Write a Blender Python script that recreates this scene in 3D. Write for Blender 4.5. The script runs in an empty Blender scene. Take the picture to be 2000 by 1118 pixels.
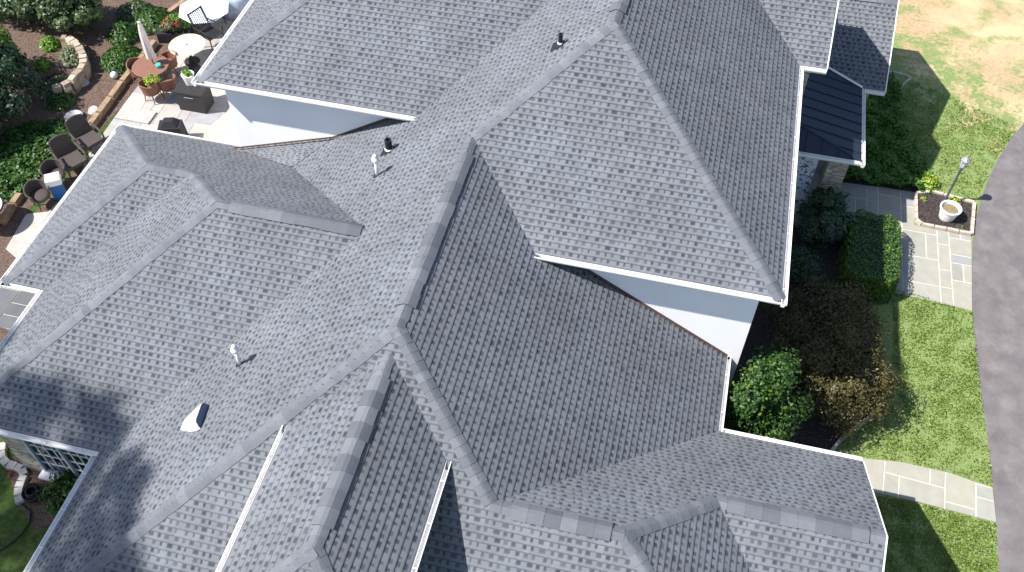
import bpy, math, random
from math import sin, cos, pi, radians
from mathutils import Vector, Matrix
from mathutils.geometry import tessellate_polygon
import numpy as np
random.seed(7); rng = np.random.default_rng(7)
S = bpy.context.scene; COL = S.collection

# ------------------------------------------------------------------ camera, sky, sun, exposure
CAM = (1840.245, 0.885887, -0.22674, 0.0132336); HC = 20.8      # focal (px of a 2000 px frame), pitch down, yaw, roll
def axes():
    f, p, y, r = CAM
    F = Vector((sin(y)*cos(p), cos(y)*cos(p), -sin(p))); R0 = Vector((cos(y), -sin(y), 0)); U0 = R0.cross(F)
    return F, R0*cos(r) + U0*sin(r), -R0*sin(r) + U0*cos(r)
F_, R_, U_ = axes()
cam = bpy.data.objects.new('camera', bpy.data.cameras.new('camera')); COL.objects.link(cam); S.camera = cam
M3 = Matrix((R_, U_, -F_)).transposed(); cam.matrix_world = Matrix.Translation((0, 0, HC)) @ M3.to_4x4()
cam.data.sensor_width = 36; cam.data.lens = CAM[0]/2000*36; cam.data.clip_end = 2000
SUNV = Vector((.735, .345, -1.0)).normalized()                   # the way the light travels
w = bpy.data.worlds.new('World'); S.world = w; w.use_nodes = True
nt = w.node_tree; bg = nt.nodes['Background']; sk = nt.nodes.new('ShaderNodeTexSky'); sk.sky_type = 'NISHITA'; sk.sun_disc = False
sk.sun_elevation = math.asin(-SUNV.z); sk.sun_rotation = math.atan2(-SUNV.x, -SUNV.y)
nt.links.new(sk.outputs[0], bg.inputs[0]); bg.inputs[1].default_value = 0.10
sl = bpy.data.lights.new('sun', 'SUN'); sl.energy = 5.0; sl.angle = radians(.6); sl.color = (1, .955, .90)
so = bpy.data.objects.new('sun', sl); COL.objects.link(so); so.rotation_euler = SUNV.to_track_quat('-Z', 'Y').to_euler(); so.location = (-20, -8, 40)
S.view_settings.view_transform = 'Standard'; S.view_settings.look = 'None'; S.view_settings.exposure = 0.88; S.view_settings.gamma = 1

def ray(u, v): return F_ + R_*(u-1000)/CAM[0] - U_*(v-559)/CAM[0]
def G(u, v, z=0.0):                                            # the place on the level z seen there in the photograph
    D = ray(u, v); t = (z-HC)/D.z; return Vector((D.x*t, D.y*t, z))

# ------------------------------------------------------------------ naming
def tag(o, label=None, cat=None, group=None, kind=None):
    if label: o['label'] = label
    if cat: o['category'] = cat
    if group: o['group'] = group
    if kind: o['kind'] = kind
    return o
def empty(name, loc=(0, 0, 0), rz=0.0, label=None, cat=None, group=None):
    o = bpy.data.objects.new(name, None); COL.objects.link(o); o.location = loc; o.rotation_euler = (0, 0, rz); o.empty_display_size = .2
    return tag(o, label, cat, group)
def copy_tree(o, parent=None):
    c = o.copy(); COL.objects.link(c); c.parent = parent
    for ch in [x for x in bpy.data.objects if x.parent == o]: copy_tree(ch, c)
    return c

# ------------------------------------------------------------------ materials
def L_(m, a, b): m.node_tree.links.new(a, b)
def mat(name, col, rough=.8, metal=0, spec=.3):
    m = bpy.data.materials.new(name); m.use_nodes = True; b = m.node_tree.nodes['Principled BSDF']
    b.inputs['Base Color'].default_value = (*col, 1); b.inputs['Roughness'].default_value = rough
    b.inputs['Metallic'].default_value = metal; b.inputs['Specular IOR Level'].default_value = spec
    return m
def nd(m, t, **k):
    n = m.node_tree.nodes.new(t)
    for a, v in k.items():
        if a == 'inp':
            for i, x in v.items(): n.inputs[i].default_value = x
        else: setattr(n, a, v)
    return n
def math_(m, op, a, b=None, c=None):
    n = nd(m, 'ShaderNodeMath', operation=op)
    for i, x in enumerate((a, b, c)):
        if x is None: continue
        if isinstance(x, (int, float)): n.inputs[i].default_value = x
        else: L_(m, x, n.inputs[i])
    return n.outputs[0]
def mix(m, f, a, b, bt='MIX'):
    n = nd(m, 'ShaderNodeMix', data_type='RGBA', blend_type=bt)
    for i, x in ((0, f), (6, a), (7, b)):
        if isinstance(x, (int, float)): n.inputs[i].default_value = x
        elif isinstance(x, tuple): n.inputs[i].default_value = (*x, 1)
        else: L_(m, x, n.inputs[i])
    return n.outputs[2]
def noise(m, scale, detail=4, rough=.55, vec=None, dim='3D'):
    n = nd(m, 'ShaderNodeTexNoise', noise_dimensions=dim); n.inputs['Scale'].default_value = scale; n.inputs['Detail'].default_value = detail; n.inputs['Roughness'].default_value = rough
    if vec is None:
        g = nd(m, 'ShaderNodeNewGeometry'); vec = g.outputs['Position']
    L_(m, vec, n.inputs['Vector']); return n.outputs['Fac']
def ramp(m, f, stops):
    r = nd(m, 'ShaderNodeValToRGB'); e = r.color_ramp.elements
    while len(e) < len(stops): e.new(.5)
    for i, (p, c) in enumerate(stops): e[i].position = p; e[i].color = (*c, 1) if isinstance(c, tuple) else (c, c, c, 1)
    L_(m, f, r.inputs[0]); return r.outputs[0]
def bump(m, h, strength=.5, dist=.02):
    b = m.node_tree.nodes['Principled BSDF']; n = nd(m, 'ShaderNodeBump'); n.inputs['Strength'].default_value = strength; n.inputs['Distance'].default_value = dist
    L_(m, h, n.inputs['Height']); L_(m, n.outputs[0], b.inputs['Normal'])
def base(m, c): L_(m, c, m.node_tree.nodes['Principled BSDF'].inputs['Base Color'])
def speck(name, c1, c2, scale=6, rough=.85, bs=.3, bd=.01, c3=None, s3=60):
    m = mat(name, c1, rough); c = mix(m, ramp(m, noise(m, scale, 6), [(.35, 0.), (.65, 1.)]), c1, c2)
    if c3: c = mix(m, ramp(m, noise(m, s3, 3, .7), [(.52, 0.), (.62, 1.)]), c, c3)
    base(m, c); bump(m, noise(m, scale*8, 4, .7), bs, bd); return m

EXPO = .143
def shingle_mat(name, light, dark, warm):
    m = mat(name, light, .93, 0, .2)
    uv = nd(m, 'ShaderNodeUVMap'); sp = nd(m, 'ShaderNodeSeparateXYZ'); L_(m, uv.outputs[0], sp.inputs[0])
    U, V = sp.outputs[0], sp.outputs[1]
    vr = math_(m, 'DIVIDE', V, EXPO); row = math_(m, 'FLOOR', vr); fv = math_(m, 'SUBTRACT', vr, row)
    wr = nd(m, 'ShaderNodeTexWhiteNoise', noise_dimensions='1D'); L_(m, row, wr.inputs['W'])
    cu = math_(m, 'ADD', math_(m, 'DIVIDE', U, .168), math_(m, 'MULTIPLY', wr.outputs[0], 37.))
    cu = math_(m, 'ADD', cu, math_(m, 'MULTIPLY', math_(m, 'SINE', math_(m, 'MULTIPLY', cu, 2.3)), .12))
    cell = math_(m, 'FLOOR', cu); fc = math_(m, 'SUBTRACT', cu, cell)
    cv = nd(m, 'ShaderNodeCombineXYZ'); L_(m, cell, cv.inputs[0]); L_(m, row, cv.inputs[1])
    wn = nd(m, 'ShaderNodeTexWhiteNoise', noise_dimensions='3D'); L_(m, cv.outputs[0], wn.inputs['Vector'])
    sc = nd(m, 'ShaderNodeSeparateXYZ'); L_(m, wn.outputs['Color'], sc.inputs[0])
    width = math_(m, 'ADD', .38, math_(m, 'MULTIPLY', sc.outputs[0], .42))
    inx = math_(m, 'MULTIPLY', math_(m, 'SMOOTH_MIN', math_(m, 'MULTIPLY', math_(m, 'SUBTRACT', width, fc), 6.), math_(m, 'MULTIPLY', fc, 6.), .2), 1.)
    inx = nd(m, 'ShaderNodeClamp'); L_(m, math_(m, 'MINIMUM', math_(m, 'MULTIPLY', math_(m, 'SUBTRACT', width, fc), 6.), math_(m, 'MULTIPLY', fc, 6.)), inx.inputs[0]); inx = inx.outputs[0]
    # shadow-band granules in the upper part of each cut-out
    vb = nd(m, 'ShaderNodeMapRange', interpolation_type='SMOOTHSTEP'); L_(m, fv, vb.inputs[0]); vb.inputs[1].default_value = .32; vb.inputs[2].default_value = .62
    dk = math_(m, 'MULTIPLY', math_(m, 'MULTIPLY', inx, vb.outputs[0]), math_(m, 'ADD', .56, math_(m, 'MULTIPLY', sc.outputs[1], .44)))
    # tone of each tab, each bundle and the weathering
    tone = math_(m, 'ADD', .92, math_(m, 'MULTIPLY', sc.outputs[2], .16))
    big = noise(m, .55, 4, .6); mid = noise(m, 3.2, 3, .6); fine = noise(m, 95, 2, .7)
    tone = math_(m, 'MULTIPLY', tone, math_(m, 'ADD', .74, math_(m, 'MULTIPLY', big, .52)))
    tone = math_(m, 'MULTIPLY', tone, math_(m, 'ADD', .86, math_(m, 'MULTIPLY', mid, .28)))
    tone = math_(m, 'MULTIPLY', tone, math_(m, 'ADD', .72, math_(m, 'MULTIPLY', fine, .56)))
    st = nd(m, 'ShaderNodeCombineXYZ'); L_(m, math_(m, 'MULTIPLY', U, 2.2), st.inputs[0]); L_(m, math_(m, 'MULTIPLY', V, .35), st.inputs[1])
    tone = math_(m, 'MULTIPLY', tone, math_(m, 'ADD', .84, math_(m, 'MULTIPLY', noise(m, 1., 5, .65, st.outputs[0]), .32)))
    c = mix(m, ramp(m, noise(m, .9, 3), [(.45, 0.), (.75, .75)]), light, warm)
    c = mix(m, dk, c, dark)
    cc = nd(m, 'ShaderNodeVectorMath', operation='SCALE'); L_(m, c, cc.inputs[0]); L_(m, tone, cc.inputs['Scale'])
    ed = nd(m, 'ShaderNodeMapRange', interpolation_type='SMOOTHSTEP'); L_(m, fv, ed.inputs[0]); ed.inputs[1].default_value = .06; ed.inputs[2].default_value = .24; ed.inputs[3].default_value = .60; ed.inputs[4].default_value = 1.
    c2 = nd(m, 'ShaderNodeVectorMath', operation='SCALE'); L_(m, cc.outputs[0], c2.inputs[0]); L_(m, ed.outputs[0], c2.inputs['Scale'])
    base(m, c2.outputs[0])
    h = math_(m, 'ADD', math_(m, 'MULTIPLY', inx, -.75), math_(m, 'MULTIPLY', fine, .45))
    bump(m, h, .55, .007); return m
M = {}
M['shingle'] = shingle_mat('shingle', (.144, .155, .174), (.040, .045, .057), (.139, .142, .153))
def cap_mat(name, a, b, c):
    m = mat(name, a, .93, 0, .2); uv = nd(m, 'ShaderNodeUVMap'); sp = nd(m, 'ShaderNodeSeparateXYZ'); L_(m, uv.outputs[0], sp.inputs[0])
    wn = nd(m, 'ShaderNodeTexWhiteNoise', noise_dimensions='1D'); L_(m, math_(m, 'FLOOR', sp.outputs[1]), wn.inputs['W'])
    col = ramp(m, wn.outputs[0], [(0., a), (.45, b), (.8, c), (1., b)])
    fine = noise(m, 90, 2, .7); t = math_(m, 'ADD', .72, math_(m, 'MULTIPLY', fine, .56))
    t = math_(m, 'MULTIPLY', t, math_(m, 'ADD', .84, math_(m, 'MULTIPLY', noise(m, 4, 3), .32)))
    cc = nd(m, 'ShaderNodeVectorMath', operation='SCALE'); L_(m, col, cc.inputs[0]); L_(m, t, cc.inputs['Scale']); base(m, cc.outputs[0])
    bump(m, fine, .4, .004); return m
M['cap'] = cap_mat('cap_shingle', (.112, .120, .137), (.128, .137, .156), (.150, .160, .179))
M['ventcap'] = cap_mat('vent_cap_shingle', (.092, .099, .116), (.115, .123, .141), (.150, .158, .176))
M['vent_black'] = mat('black_plastic', (.018, .019, .024), .55)
def white_mat(name, c, dirt=(.45, .40, .36), amt=.75):
    m = mat(name, c, .45, 0, .4); f = ramp(m, noise(m, 3.5, 6, .7), [(.55, 0.), (.8, amt)]); base(m, mix(m, f, c, dirt)); return m
M['gutter'] = white_mat('gutter_white', (.78, .77, .76), (.42, .34, .30), .55)
M['stucco'] = speck('white_wall', (.87, .88, .90), (.83, .84, .86), 1.2, .8, .08, .004)
M['brown'] = mat('brown_flashing', (.12, .075, .055), .6)
M['grey_fl'] = mat('grey_flashing', (.35, .34, .33), .5)
M['pvc'] = mat('white_pvc', (.85, .86, .88), .4)
M['hood'] = mat('galvanised_hood', (.78, .81, .86), .5, .1)
M['hood_shade'] = mat('hood_mouth_shade', (.17, .22, .30), .6)  # shade on the hood's open end painted as a blue-grey tone
def stone_mat():
    m = mat('fieldstone', (.4, .36, .3), .9); g = nd(m, 'ShaderNodeNewGeometry'); mp = nd(m, 'ShaderNodeMapping'); mp.inputs['Scale'].default_value = (2.6, 2.6, 7.5); L_(m, g.outputs['Position'], mp.inputs[0])
    v = nd(m, 'ShaderNodeTexVoronoi'); L_(m, mp.outputs[0], v.inputs['Vector']); v.inputs['Scale'].default_value = 1.; 
    e = nd(m, 'ShaderNodeTexVoronoi', feature='DISTANCE_TO_EDGE'); L_(m, mp.outputs[0], e.inputs['Vector']); e.inputs['Scale'].default_value = 1.
    sp = nd(m, 'ShaderNodeSeparateXYZ'); L_(m, v.outputs['Color'], sp.inputs[0])
    c = ramp(m, sp.outputs[0], [(0., (.30, .25, .20)), (.35, (.46, .40, .32)), (.7, (.38, .35, .31)), (1., (.55, .50, .42))])
    c = mix(m, ramp(m, e.outputs[0], [(.02, 1.), (.09, 0.)]), c, (.22, .20, .18)); base(m, c); bump(m, ramp(m, e.outputs[0], [(0., 0.), (.15, 1.)]), .6, .03); return m
M['stone'] = stone_mat()
M['palestone'] = speck('pale_mottled_stone', (.62, .66, .72), (.50, .53, .58), 4, .85, .5, .01, (.06, .07, .06), 9)
M['metal_roof'] = mat('dark_metal_roof', (.020, .028, .048), .38, .25, .5)
M['winframe'] = mat('blue_grey_frame', (.36, .43, .50), .5); M['winbar'] = mat('window_bar', (.62, .68, .74), .5)
M['glass'] = mat('window_glass', (.010, .014, .022), .06, 0, .8)
def grass_mat():
    m = mat('lawn_grass', (.1, .2, .04), .95, 0, .1); g = nd(m, 'ShaderNodeNewGeometry'); sp = nd(m, 'ShaderNodeSeparateXYZ'); L_(m, g.outputs['Position'], sp.inputs[0])
    mid = noise(m, 1.1, 5, .65); sm = noise(m, 7, 5, .7); fn = noise(m, 34, 3, .75)
    green = mix(m, ramp(m, sm, [(.3, 0.), (.7, 1.)]), (.108, .172, .040), (.182, .240, .082))
    green = mix(m, ramp(m, fn, [(.42, 0.), (.62, .8)]), green, (.28, .33, .15))
    straw = mix(m, ramp(m, sm, [(.35, 0.), (.65, 1.)]), (.36, .235, .14), (.46, .335, .205))
    straw = mix(m, ramp(m, fn, [(.5, 0.), (.68, .55)]), straw, (.60, .51, .34))
    # dried-out turf takes over towards the far right of the lawn
    d = math_(m, 'ADD', math_(m, 'ADD', math_(m, 'MULTIPLY', math_(m, 'SUBTRACT', sp.outputs[1], 28.4), .26), math_(m, 'MULTIPLY', math_(m, 'SUBTRACT', sp.outputs[0], 9.), .24)), math_(m, 'MULTIPLY', math_(m, 'SUBTRACT', mid, .5), 5.0))
    d = math_(m, 'ADD', d, math_(m, 'MULTIPLY', math_(m, 'SUBTRACT', sm, .5), 3.6))
    dn = nd(m, 'ShaderNodeMapRange', interpolation_type='SMOOTHSTEP'); L_(m, d, dn.inputs[0]); dn.inputs[1].default_value = -.3; dn.inputs[2].default_value = .75
    patch = ramp(m, math_(m, 'ADD', math_(m, 'MULTIPLY', mid, .6), math_(m, 'MULTIPLY', sm, .4)), [(.60, 0.), (.72, .6)])
    straw = mix(m, ramp(m, noise(m, .45, 4), [(.42, 0.), (.6, .8)]), straw, (.53, .42, .255))
    dn2 = ramp(m, math_(m, 'ADD', math_(m, 'MULTIPLY', noise(m, .8, 5, .7), .65), math_(m, 'MULTIPLY', fn, .35)), [(.40, 0.), (.50, 1.)])
    right = nd(m, 'ShaderNodeMapRange'); L_(m, sp.outputs[0], right.inputs[0]); right.inputs[1].default_value = -6; right.inputs[2].default_value = 0
    fac = math_(m, 'MULTIPLY', math_(m, 'MAXIMUM', math_(m, 'MULTIPLY', dn.outputs[0], dn2), patch), right.outputs[0])
    c = mix(m, fac, green, straw)
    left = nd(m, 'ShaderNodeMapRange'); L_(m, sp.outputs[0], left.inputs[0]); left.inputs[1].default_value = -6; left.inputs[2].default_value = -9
    c = mix(m, left.outputs[0], c, mix(m, ramp(m, sm, [(.35, 0.), (.7, 1.)]), (.035, .06, .018), (.09, .14, .035)))  # turf left of the house darkened, tree shade mixed into the colour
    base(m, c); bump(m, math_(m, 'ADD', sm, fn), .7, .03); return m
M['grass'] = grass_mat()
M['mulch'] = speck('mulch', (.070, .045, .036), (.115, .078, .062), 7, .95, .8, .03, (.24, .165, .125), 30)
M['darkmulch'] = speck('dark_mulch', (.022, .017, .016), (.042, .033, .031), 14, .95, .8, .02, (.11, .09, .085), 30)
def asphalt():
    m = mat('asphalt', (.1, .09, .1), .9, 0, .25); c = mix(m, ramp(m, noise(m, 1.6, 6, .65), [(.32, 0.), (.68, 1.)]), (.105, .097, .099), (.165, .151, .152))
    g = nd(m, 'ShaderNodeNewGeometry'); mp = nd(m, 'ShaderNodeMapping'); mp.inputs['Scale'].default_value = (1.6, 1.1, 1); L_(m, g.outputs['Position'], mp.inputs[0])
    c = mix(m, ramp(m, noise(m, 1.3, 5, .6, mp.outputs[0]), [(.5, 0.), (.75, .5)]), c, (.25, .225, .225))
    c = mix(m, ramp(m, noise(m, 70, 2, .8), [(.5, 0.), (.7, .25)]), c, (.27, .25, .26)); base(m, c); bump(m, noise(m, 80, 2), .4, .008); return m
M['asphalt'] = asphalt()
def tone_mat(name, cols, rough=.8, jitter=.25, scale=5, trans=0.):
    """colour picked per piece by the 'rnd' attribute"""
    m = mat(name, cols[0], rough, 0, .3); a = nd(m, 'ShaderNodeAttribute', attribute_name='rnd')
    n = len(cols); c = ramp(m, a.outputs['Fac'], [(i/(n-1), cols[i]) for i in range(n)])
    t = math_(m, 'ADD', 1-jitter/2, math_(m, 'MULTIPLY', noise(m, scale, 4), jitter))
    cc = nd(m, 'ShaderNodeVectorMath', operation='SCALE'); L_(m, c, cc.inputs[0]); L_(m, t, cc.inputs['Scale']); base(m, cc.outputs[0])
    if trans:
        b = m.node_tree.nodes['Principled BSDF']; tr = nd(m, 'ShaderNodeBsdfTranslucent'); L_(m, cc.outputs[0], tr.inputs[0]); mx = nd(m, 'ShaderNodeMixShader'); mx.inputs[0].default_value = trans
        L_(m, b.outputs[0], mx.inputs[1]); L_(m, tr.outputs[0], mx.inputs[2]); L_(m, mx.outputs[0], m.node_tree.nodes['Material Output'].inputs[0])
    return m
M['flag'] = tone_mat('bluestone', [(.25, .25, .225), (.31, .30, .25), (.26, .265, .265), (.33, .315, .255), (.28, .275, .24)], .8, .35, 4)
M['shaded_flag'] = tone_mat('shaded_flagstone', [(.085, .092, .10), (.12, .126, .135), (.10, .105, .11)], .8, .4, 4)  # flagstone in a darker grey, the shade on the left landing put into its colour
M['grout'] = speck('pale_grout', (.52, .49, .43), (.45, .42, .37), 8)
M['patioflag'] = tone_mat('patio_flag', [(.31, .285, .27), (.42, .37, .335), (.27, .27, .285), (.46, .42, .37)], .8, .4, 4)
M['buff'] = speck('buff_slab', (.50, .47, .34), (.42, .40, .30), 3, .9, .2, .01)
M['edge'] = speck('edging_stone', (.52, .44, .38), (.40, .33, .28), 9, .9, .5, .01)
M['edgew'] = speck('white_edging_block', (.44, .42, .40), (.34, .32, .30), 9, .9, .5, .01)
M['wallstone'] = tone_mat('garden_wall_stone', [(.30, .23, .17), (.42, .34, .25), (.24, .19, .15), (.50, .42, .33)], .9, .5, 9)
M['timber'] = speck('weathered_timber', (.34, .235, .15), (.22, .155, .105), 7, .9, .5, .01)
M['bark'] = speck('bark', (.10, .075, .055), (.06, .045, .035), 12, .95, .8, .01)
def leafs(name, cols, tr=.2): return tone_mat(name, cols, .42, .3, 3, tr)
M['leaf_camellia'] = leafs('leaf_camellia', [(.008, .026, .007), (.018, .052, .010), (.042, .10, .016), (.15, .24, .035)])
M['leaf_hedge'] = leafs('leaf_hedge', [(.03, .065, .010), (.065, .13, .02), (.10, .19, .028), (.14, .24, .04)])
M['leaf_dark'] = leafs('leaf_dark', [(.015, .04, .022), (.03, .07, .035), (.05, .10, .05), (.09, .14, .08)])
M['leaf_bronze'] = leafs('leaf_bronze', [(.040, .042, .015), (.075, .070, .024), (.115, .100, .036), (.165, .130, .052)])
M['leaf_rhodo'] = leafs('leaf_rhodo', [(.022, .045, .020), (.05, .09, .035), (.10, .155, .06), (.20, .26, .12)])
M['leaf_bright'] = leafs('leaf_bright', [(.05, .13, .012), (.09, .21, .02), (.14, .28, .03), (.22, .36, .05)])
M['leaf_ivy'] = leafs('leaf_ivy', [(.03, .09, .012), (.06, .155, .022), (.10, .22, .032), (.16, .29, .05)])
M['leaf_shaded'] = leafs('leaf_shaded', [(.018, .05, .010), (.032, .085, .016), (.055, .13, .022), (.09, .19, .035)])  # darker leaf green, the shade over the left garden painted into the leaves
M['leaf_yellow'] = leafs('leaf_yellow', [(.12, .22, .02), (.22, .34, .03), (.35, .42, .05), (.45, .48, .07)])
M['leaf_grey'] = leafs('leaf_grey', [(.08, .10, .055), (.12, .15, .08), (.17, .20, .11), (.21, .23, .14)])
M['petal_red'] = mat('petal_red', (.26, .05, .04), .6); M['petal_yellow'] = mat('petal_yellow', (.75, .70, .12), .6)
M['wicker'] = speck('dark_wicker', (.055, .045, .043), (.085, .070, .066), 40, .8, .8, .01)
M['brownwicker'] = speck('red_brown_wicker', (.17, .080, .058), (.24, .12, .085), 30, .75, .7, .01)
M['cushion'] = mat('brown_cushion', (.20, .085, .055), .85)
M['cream'] = speck('cream_top', (.72, .64, .42), (.66, .57, .37), 3, .5, .05, .002)
M['glass_top'] = mat('frosted_glass_top', (.62, .70, .78), .15, 0, .8)
M['tarp'] = speck('blue_grey_cover', (.22, .27, .36), (.32, .37, .46), 5, .7, .5, .03)
M['iron'] = mat('dark_iron', (.022, .022, .025), .5); M['black_cloth'] = mat('black_cover', (.020, .019, .024), .7)
M['boxplastic'] = mat('charcoal_plastic', (.035, .033, .035), .6)
M['whitepot'] = speck('white_planter', (.76, .75, .72), (.66, .64, .61), 7, .7, .2, .004)
M['soil'] = speck('soil', (.16, .13, .08), (.24, .20, .12), 20, .95)
M['terracotta'] = mat('terracotta', (.30, .09, .06), .8)
M['canvas'] = mat('umbrella_canvas', (.58, .50, .49), .9); M['steel'] = mat('grey_pole', (.10, .12, .13), .5, .3)
M['lampglass'] = mat('lantern_glass', (.55, .60, .66), .15, 0, .8); M['teal'] = mat('teal_plastic', (.05, .42, .42), .5)
M['white'] = mat('white_plastic', (.80, .81, .83), .5); M['blue'] = mat('blue_plastic', (.03, .13, .38), .45)
M['rubber'] = mat('black_rubber', (.02, .02, .022), .6); M['paleglobe'] = mat('pale_globe', (.58, .70, .76), .3)
M['greybin'] = mat('grey_metal', (.28, .28, .29), .5, .3)

# ------------------------------------------------------------------ mesh builder
class MB:
    def __init__(s): s.v = []; s.f = []; s.m = []; s.uv = []; s.r = []
    def add(s, vs, fs, mi=0, uvs=None, r=0.0):
        b = len(s.v); s.v += [tuple(x) for x in vs]
        for k, f in enumerate(fs):
            s.f.append([b+i for i in f]); s.m.append(mi); s.r.append(r)
            s.uv.append([uvs[i] for i in f] if uvs else [(0., 0.)]*len(f))
    def box(s, c, d, rz=0., mi=0, r=0., taper=1., M_=None):
        x, y, z = d[0]/2, d[1]/2, d[2]/2; vs = []
        for kz, t in ((-z, 1.), (z, taper)):
            for kx, ky in ((-x, -y), (x, -y), (x, y), (-x, y)): vs.append(Vector((kx*t, ky*t, kz)))
        R = M_ if M_ is not None else Matrix.Rotation(rz, 3, 'Z')
        s.add([R @ v + Vector(c) for v in vs], [(0, 3, 2, 1), (4, 5, 6, 7), (0, 1, 5, 4), (1, 2, 6, 5), (2, 3, 7, 6), (3, 0, 4, 7)], mi, None, r)
    def tube(s, path, rad, n=8, mi=0, r=0., closed=False, cap=True):
        P = [Vector(p) for p in path]; K = len(P); rings = []
        for i in range(K):
            a = P[(i-1) % K] if (closed or i > 0) else P[i]; b = P[(i+1) % K] if (closed or i < K-1) else P[i]
            t = (b-a).normalized(); up = Vector((0, 0, 1)) if abs(t.z) < .9 else Vector((1, 0, 0)); x = t.cross(up).normalized(); y = x.cross(t)
            rr = rad[i] if isinstance(rad, (list, tuple)) else rad
            rings.append([P[i] + (x*cos(2*pi*j/n) + y*sin(2*pi*j/n))*rr for j in range(n)])
        vs = [v for q in rings for v in q]; fs = []
        for i in range(K if closed else K-1):
            for j in range(n): fs.append((i*n+j, i*n+(j+1) % n, ((i+1) % K)*n+(j+1) % n, ((i+1) % K)*n+j))
        if cap and not closed: fs += [tuple(range(n))[::-1], tuple(range((K-1)*n, K*n))]
        s.add(vs, fs, mi, None, r)
    def lathe(s, c, prof, n=24, mi=0, r=0., sx=1., sy=1., wob=0.):
        c = Vector(c); vs = []; fs = []
        for k, (rad, z) in enumerate(prof):
            for j in range(n):
                a = 2*pi*j/n; q = rad*(1+wob*sin(3*a+k)+wob*.7*sin(7*a)); vs.append(c+Vector((q*cos(a)*sx, q*sin(a)*sy, z)))
        for k in range(len(prof)-1):
            for j in range(n): fs.append((k*n+j, k*n+(j+1) % n, (k+1)*n+(j+1) % n, (k+1)*n+j))
        if prof[0][0] > 1e-4: fs.append(tuple(range(n))[::-1])
        if prof[-1][0] > 1e-4: fs.append(tuple(range((len(prof)-1)*n, len(prof)*n)))
        s.add(vs, fs, mi, None, r)
    def poly(s, pts, mi=0, r=0., uvs=None):
        pts = [Vector(p) for p in pts]
        for t in tessellate_polygon([pts]): s.add([pts[i] for i in t], [(0, 1, 2)], mi, uvs and [uvs[i] for i in t], r)
    def prism(s, pts, h, mi=0, r=0.):
        """flat top outline pts (with z), solid down by h"""
        pts = [Vector(p) for p in pts]; lo = [p-Vector((0, 0, h)) for p in pts]
        s.poly(pts, mi, r); n = len(pts)
        s.add(pts+lo, [(i, (i+1) % n, n+(i+1) % n, n+i) for i in range(n)], mi, None, r)
    def build(s, name, mats, parent=None, smooth=False):
        me = bpy.data.meshes.new(name); me.from_pydata(s.v, [], s.f)
        for m_ in (mats if isinstance(mats, (list, tuple)) else [mats]): me.materials.append(m_)
        me.polygons.foreach_set('material_index', s.m)
        u = me.uv_layers.new(name='UVMap'); u.data.foreach_set('uv', [c for f in s.uv for p in f for c in p])
        if any(s.r):
            a = me.attributes.new('rnd', 'FLOAT', 'FACE'); a.data.foreach_set('value', s.r)
        if smooth: me.polygons.foreach_set('use_smooth', [True]*len(s.f))
        me.update(); o = bpy.data.objects.new(name, me); COL.objects.link(o)
        if parent is not None: o.parent = parent
        return o
def one(fn, name, mats, parent=None, smooth=False):
    b = MB(); fn(b); return b.build(name, mats, parent, smooth)
def local(parent, o):  # keep world-space mesh data under a placed Empty
    o.matrix_parent_inverse = Matrix.Translation(parent.location).inverted(); return o

# ------------------------------------------------------------------ roof geometry (z = a + s*axis)
PL = {'P1': ('y', -2.4168, .4789), 'P2': ('x', 12.2524, .5515), 'P3': ('x', 9.4805, .6177), 'P4': ('y', -1.9903, .5780), 'P5': ('x', 4.0509, -.6082), 'P6': ('y', .7157, .6195), 'P7': ('x', 8.9662, .5585), 'P8': ('x', 3.7603, -.6110), 'P9': ('y', 9.8433, -.6170), 'P12': ('y', 3.4085, .5693), 'P13': ('x', 7.2094, -.6010), 'P14': ('y', -6.0228, .5511), 'P17': ('y', 13.6632, -.6255), 'P18': ('x', 12.5284, .6276), 'P19': ('y', -3.9115, .5872), 'P20': ('x', 11.6141, .6128), 'P21': ('y', -1.4248, .5478), 'P22': ('x', 5.5135, -.5873), 'P23': ('y', .2981, .4519)}
ZE, ZH, XG = 2.8, 5.588, 5.145
PL['P15'] = ('y', 2.8-.5*24.28, .5); PL['P15b'] = ('y', 2.8-.5*24.28+.5*2*27.0, -.5)
PL['M1'] = ('x', 2.8+.2*5.07, -.2); PL['M2'] = ('y', 2.8-.52*21.0, .52)
y1 = (ZH+2.4168)/.4789; PL['P1b'] = ('y', -2.4168+2*.4789*22.2, -.4789)
y14 = (ZH+6.0228)/.5511; R14 = y14+2.15; PL['P14b'] = ('y', -6.0228+.5511*2*R14, -.5511)
def row(n):
    if isinstance(n, tuple): return (Vector((1, 0, 0)) if n[0] == 'x' else Vector((0, 1, 0)) if n[0] == 'y' else Vector((0, 0, 1))), n[1]
    ax, a, s = PL[n]; return (Vector((-s, 0, 1)) if ax == 'x' else Vector((0, -s, 1))), a
def I(*n):
    r = [row(k) for k in n]; Mx = Matrix([list(k[0]) for k in r]); return Mx.inverted() @ Vector([k[1] for k in r])
def on(n, x, y):
    ax, a, s = PL[n]; return Vector((x, y, a+s*(x if ax == 'x' else y)))
def nrm(n):
    return row(n)[0].normalized()
ze, zh = ('z', ZE), ('z', ZH)
def clip(poly, k, c, keep_ge):  # clip 2-D polygon by coordinate k
    out = []
    for i in range(len(poly)):
        a, b = poly[i], poly[(i+1) % len(poly)]; da = a[k]-c; db = b[k]-c
        if not keep_ge: da, db = -da, -db
        if da >= 0: out.append(a)
        if (da > 0 > db) or (da < 0 < db):
            t = da/(da-db); out.append((a[0]+(b[0]-a[0])*t, a[1]+(b[1]-a[1])*t))
    return out
TH = .010
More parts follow.
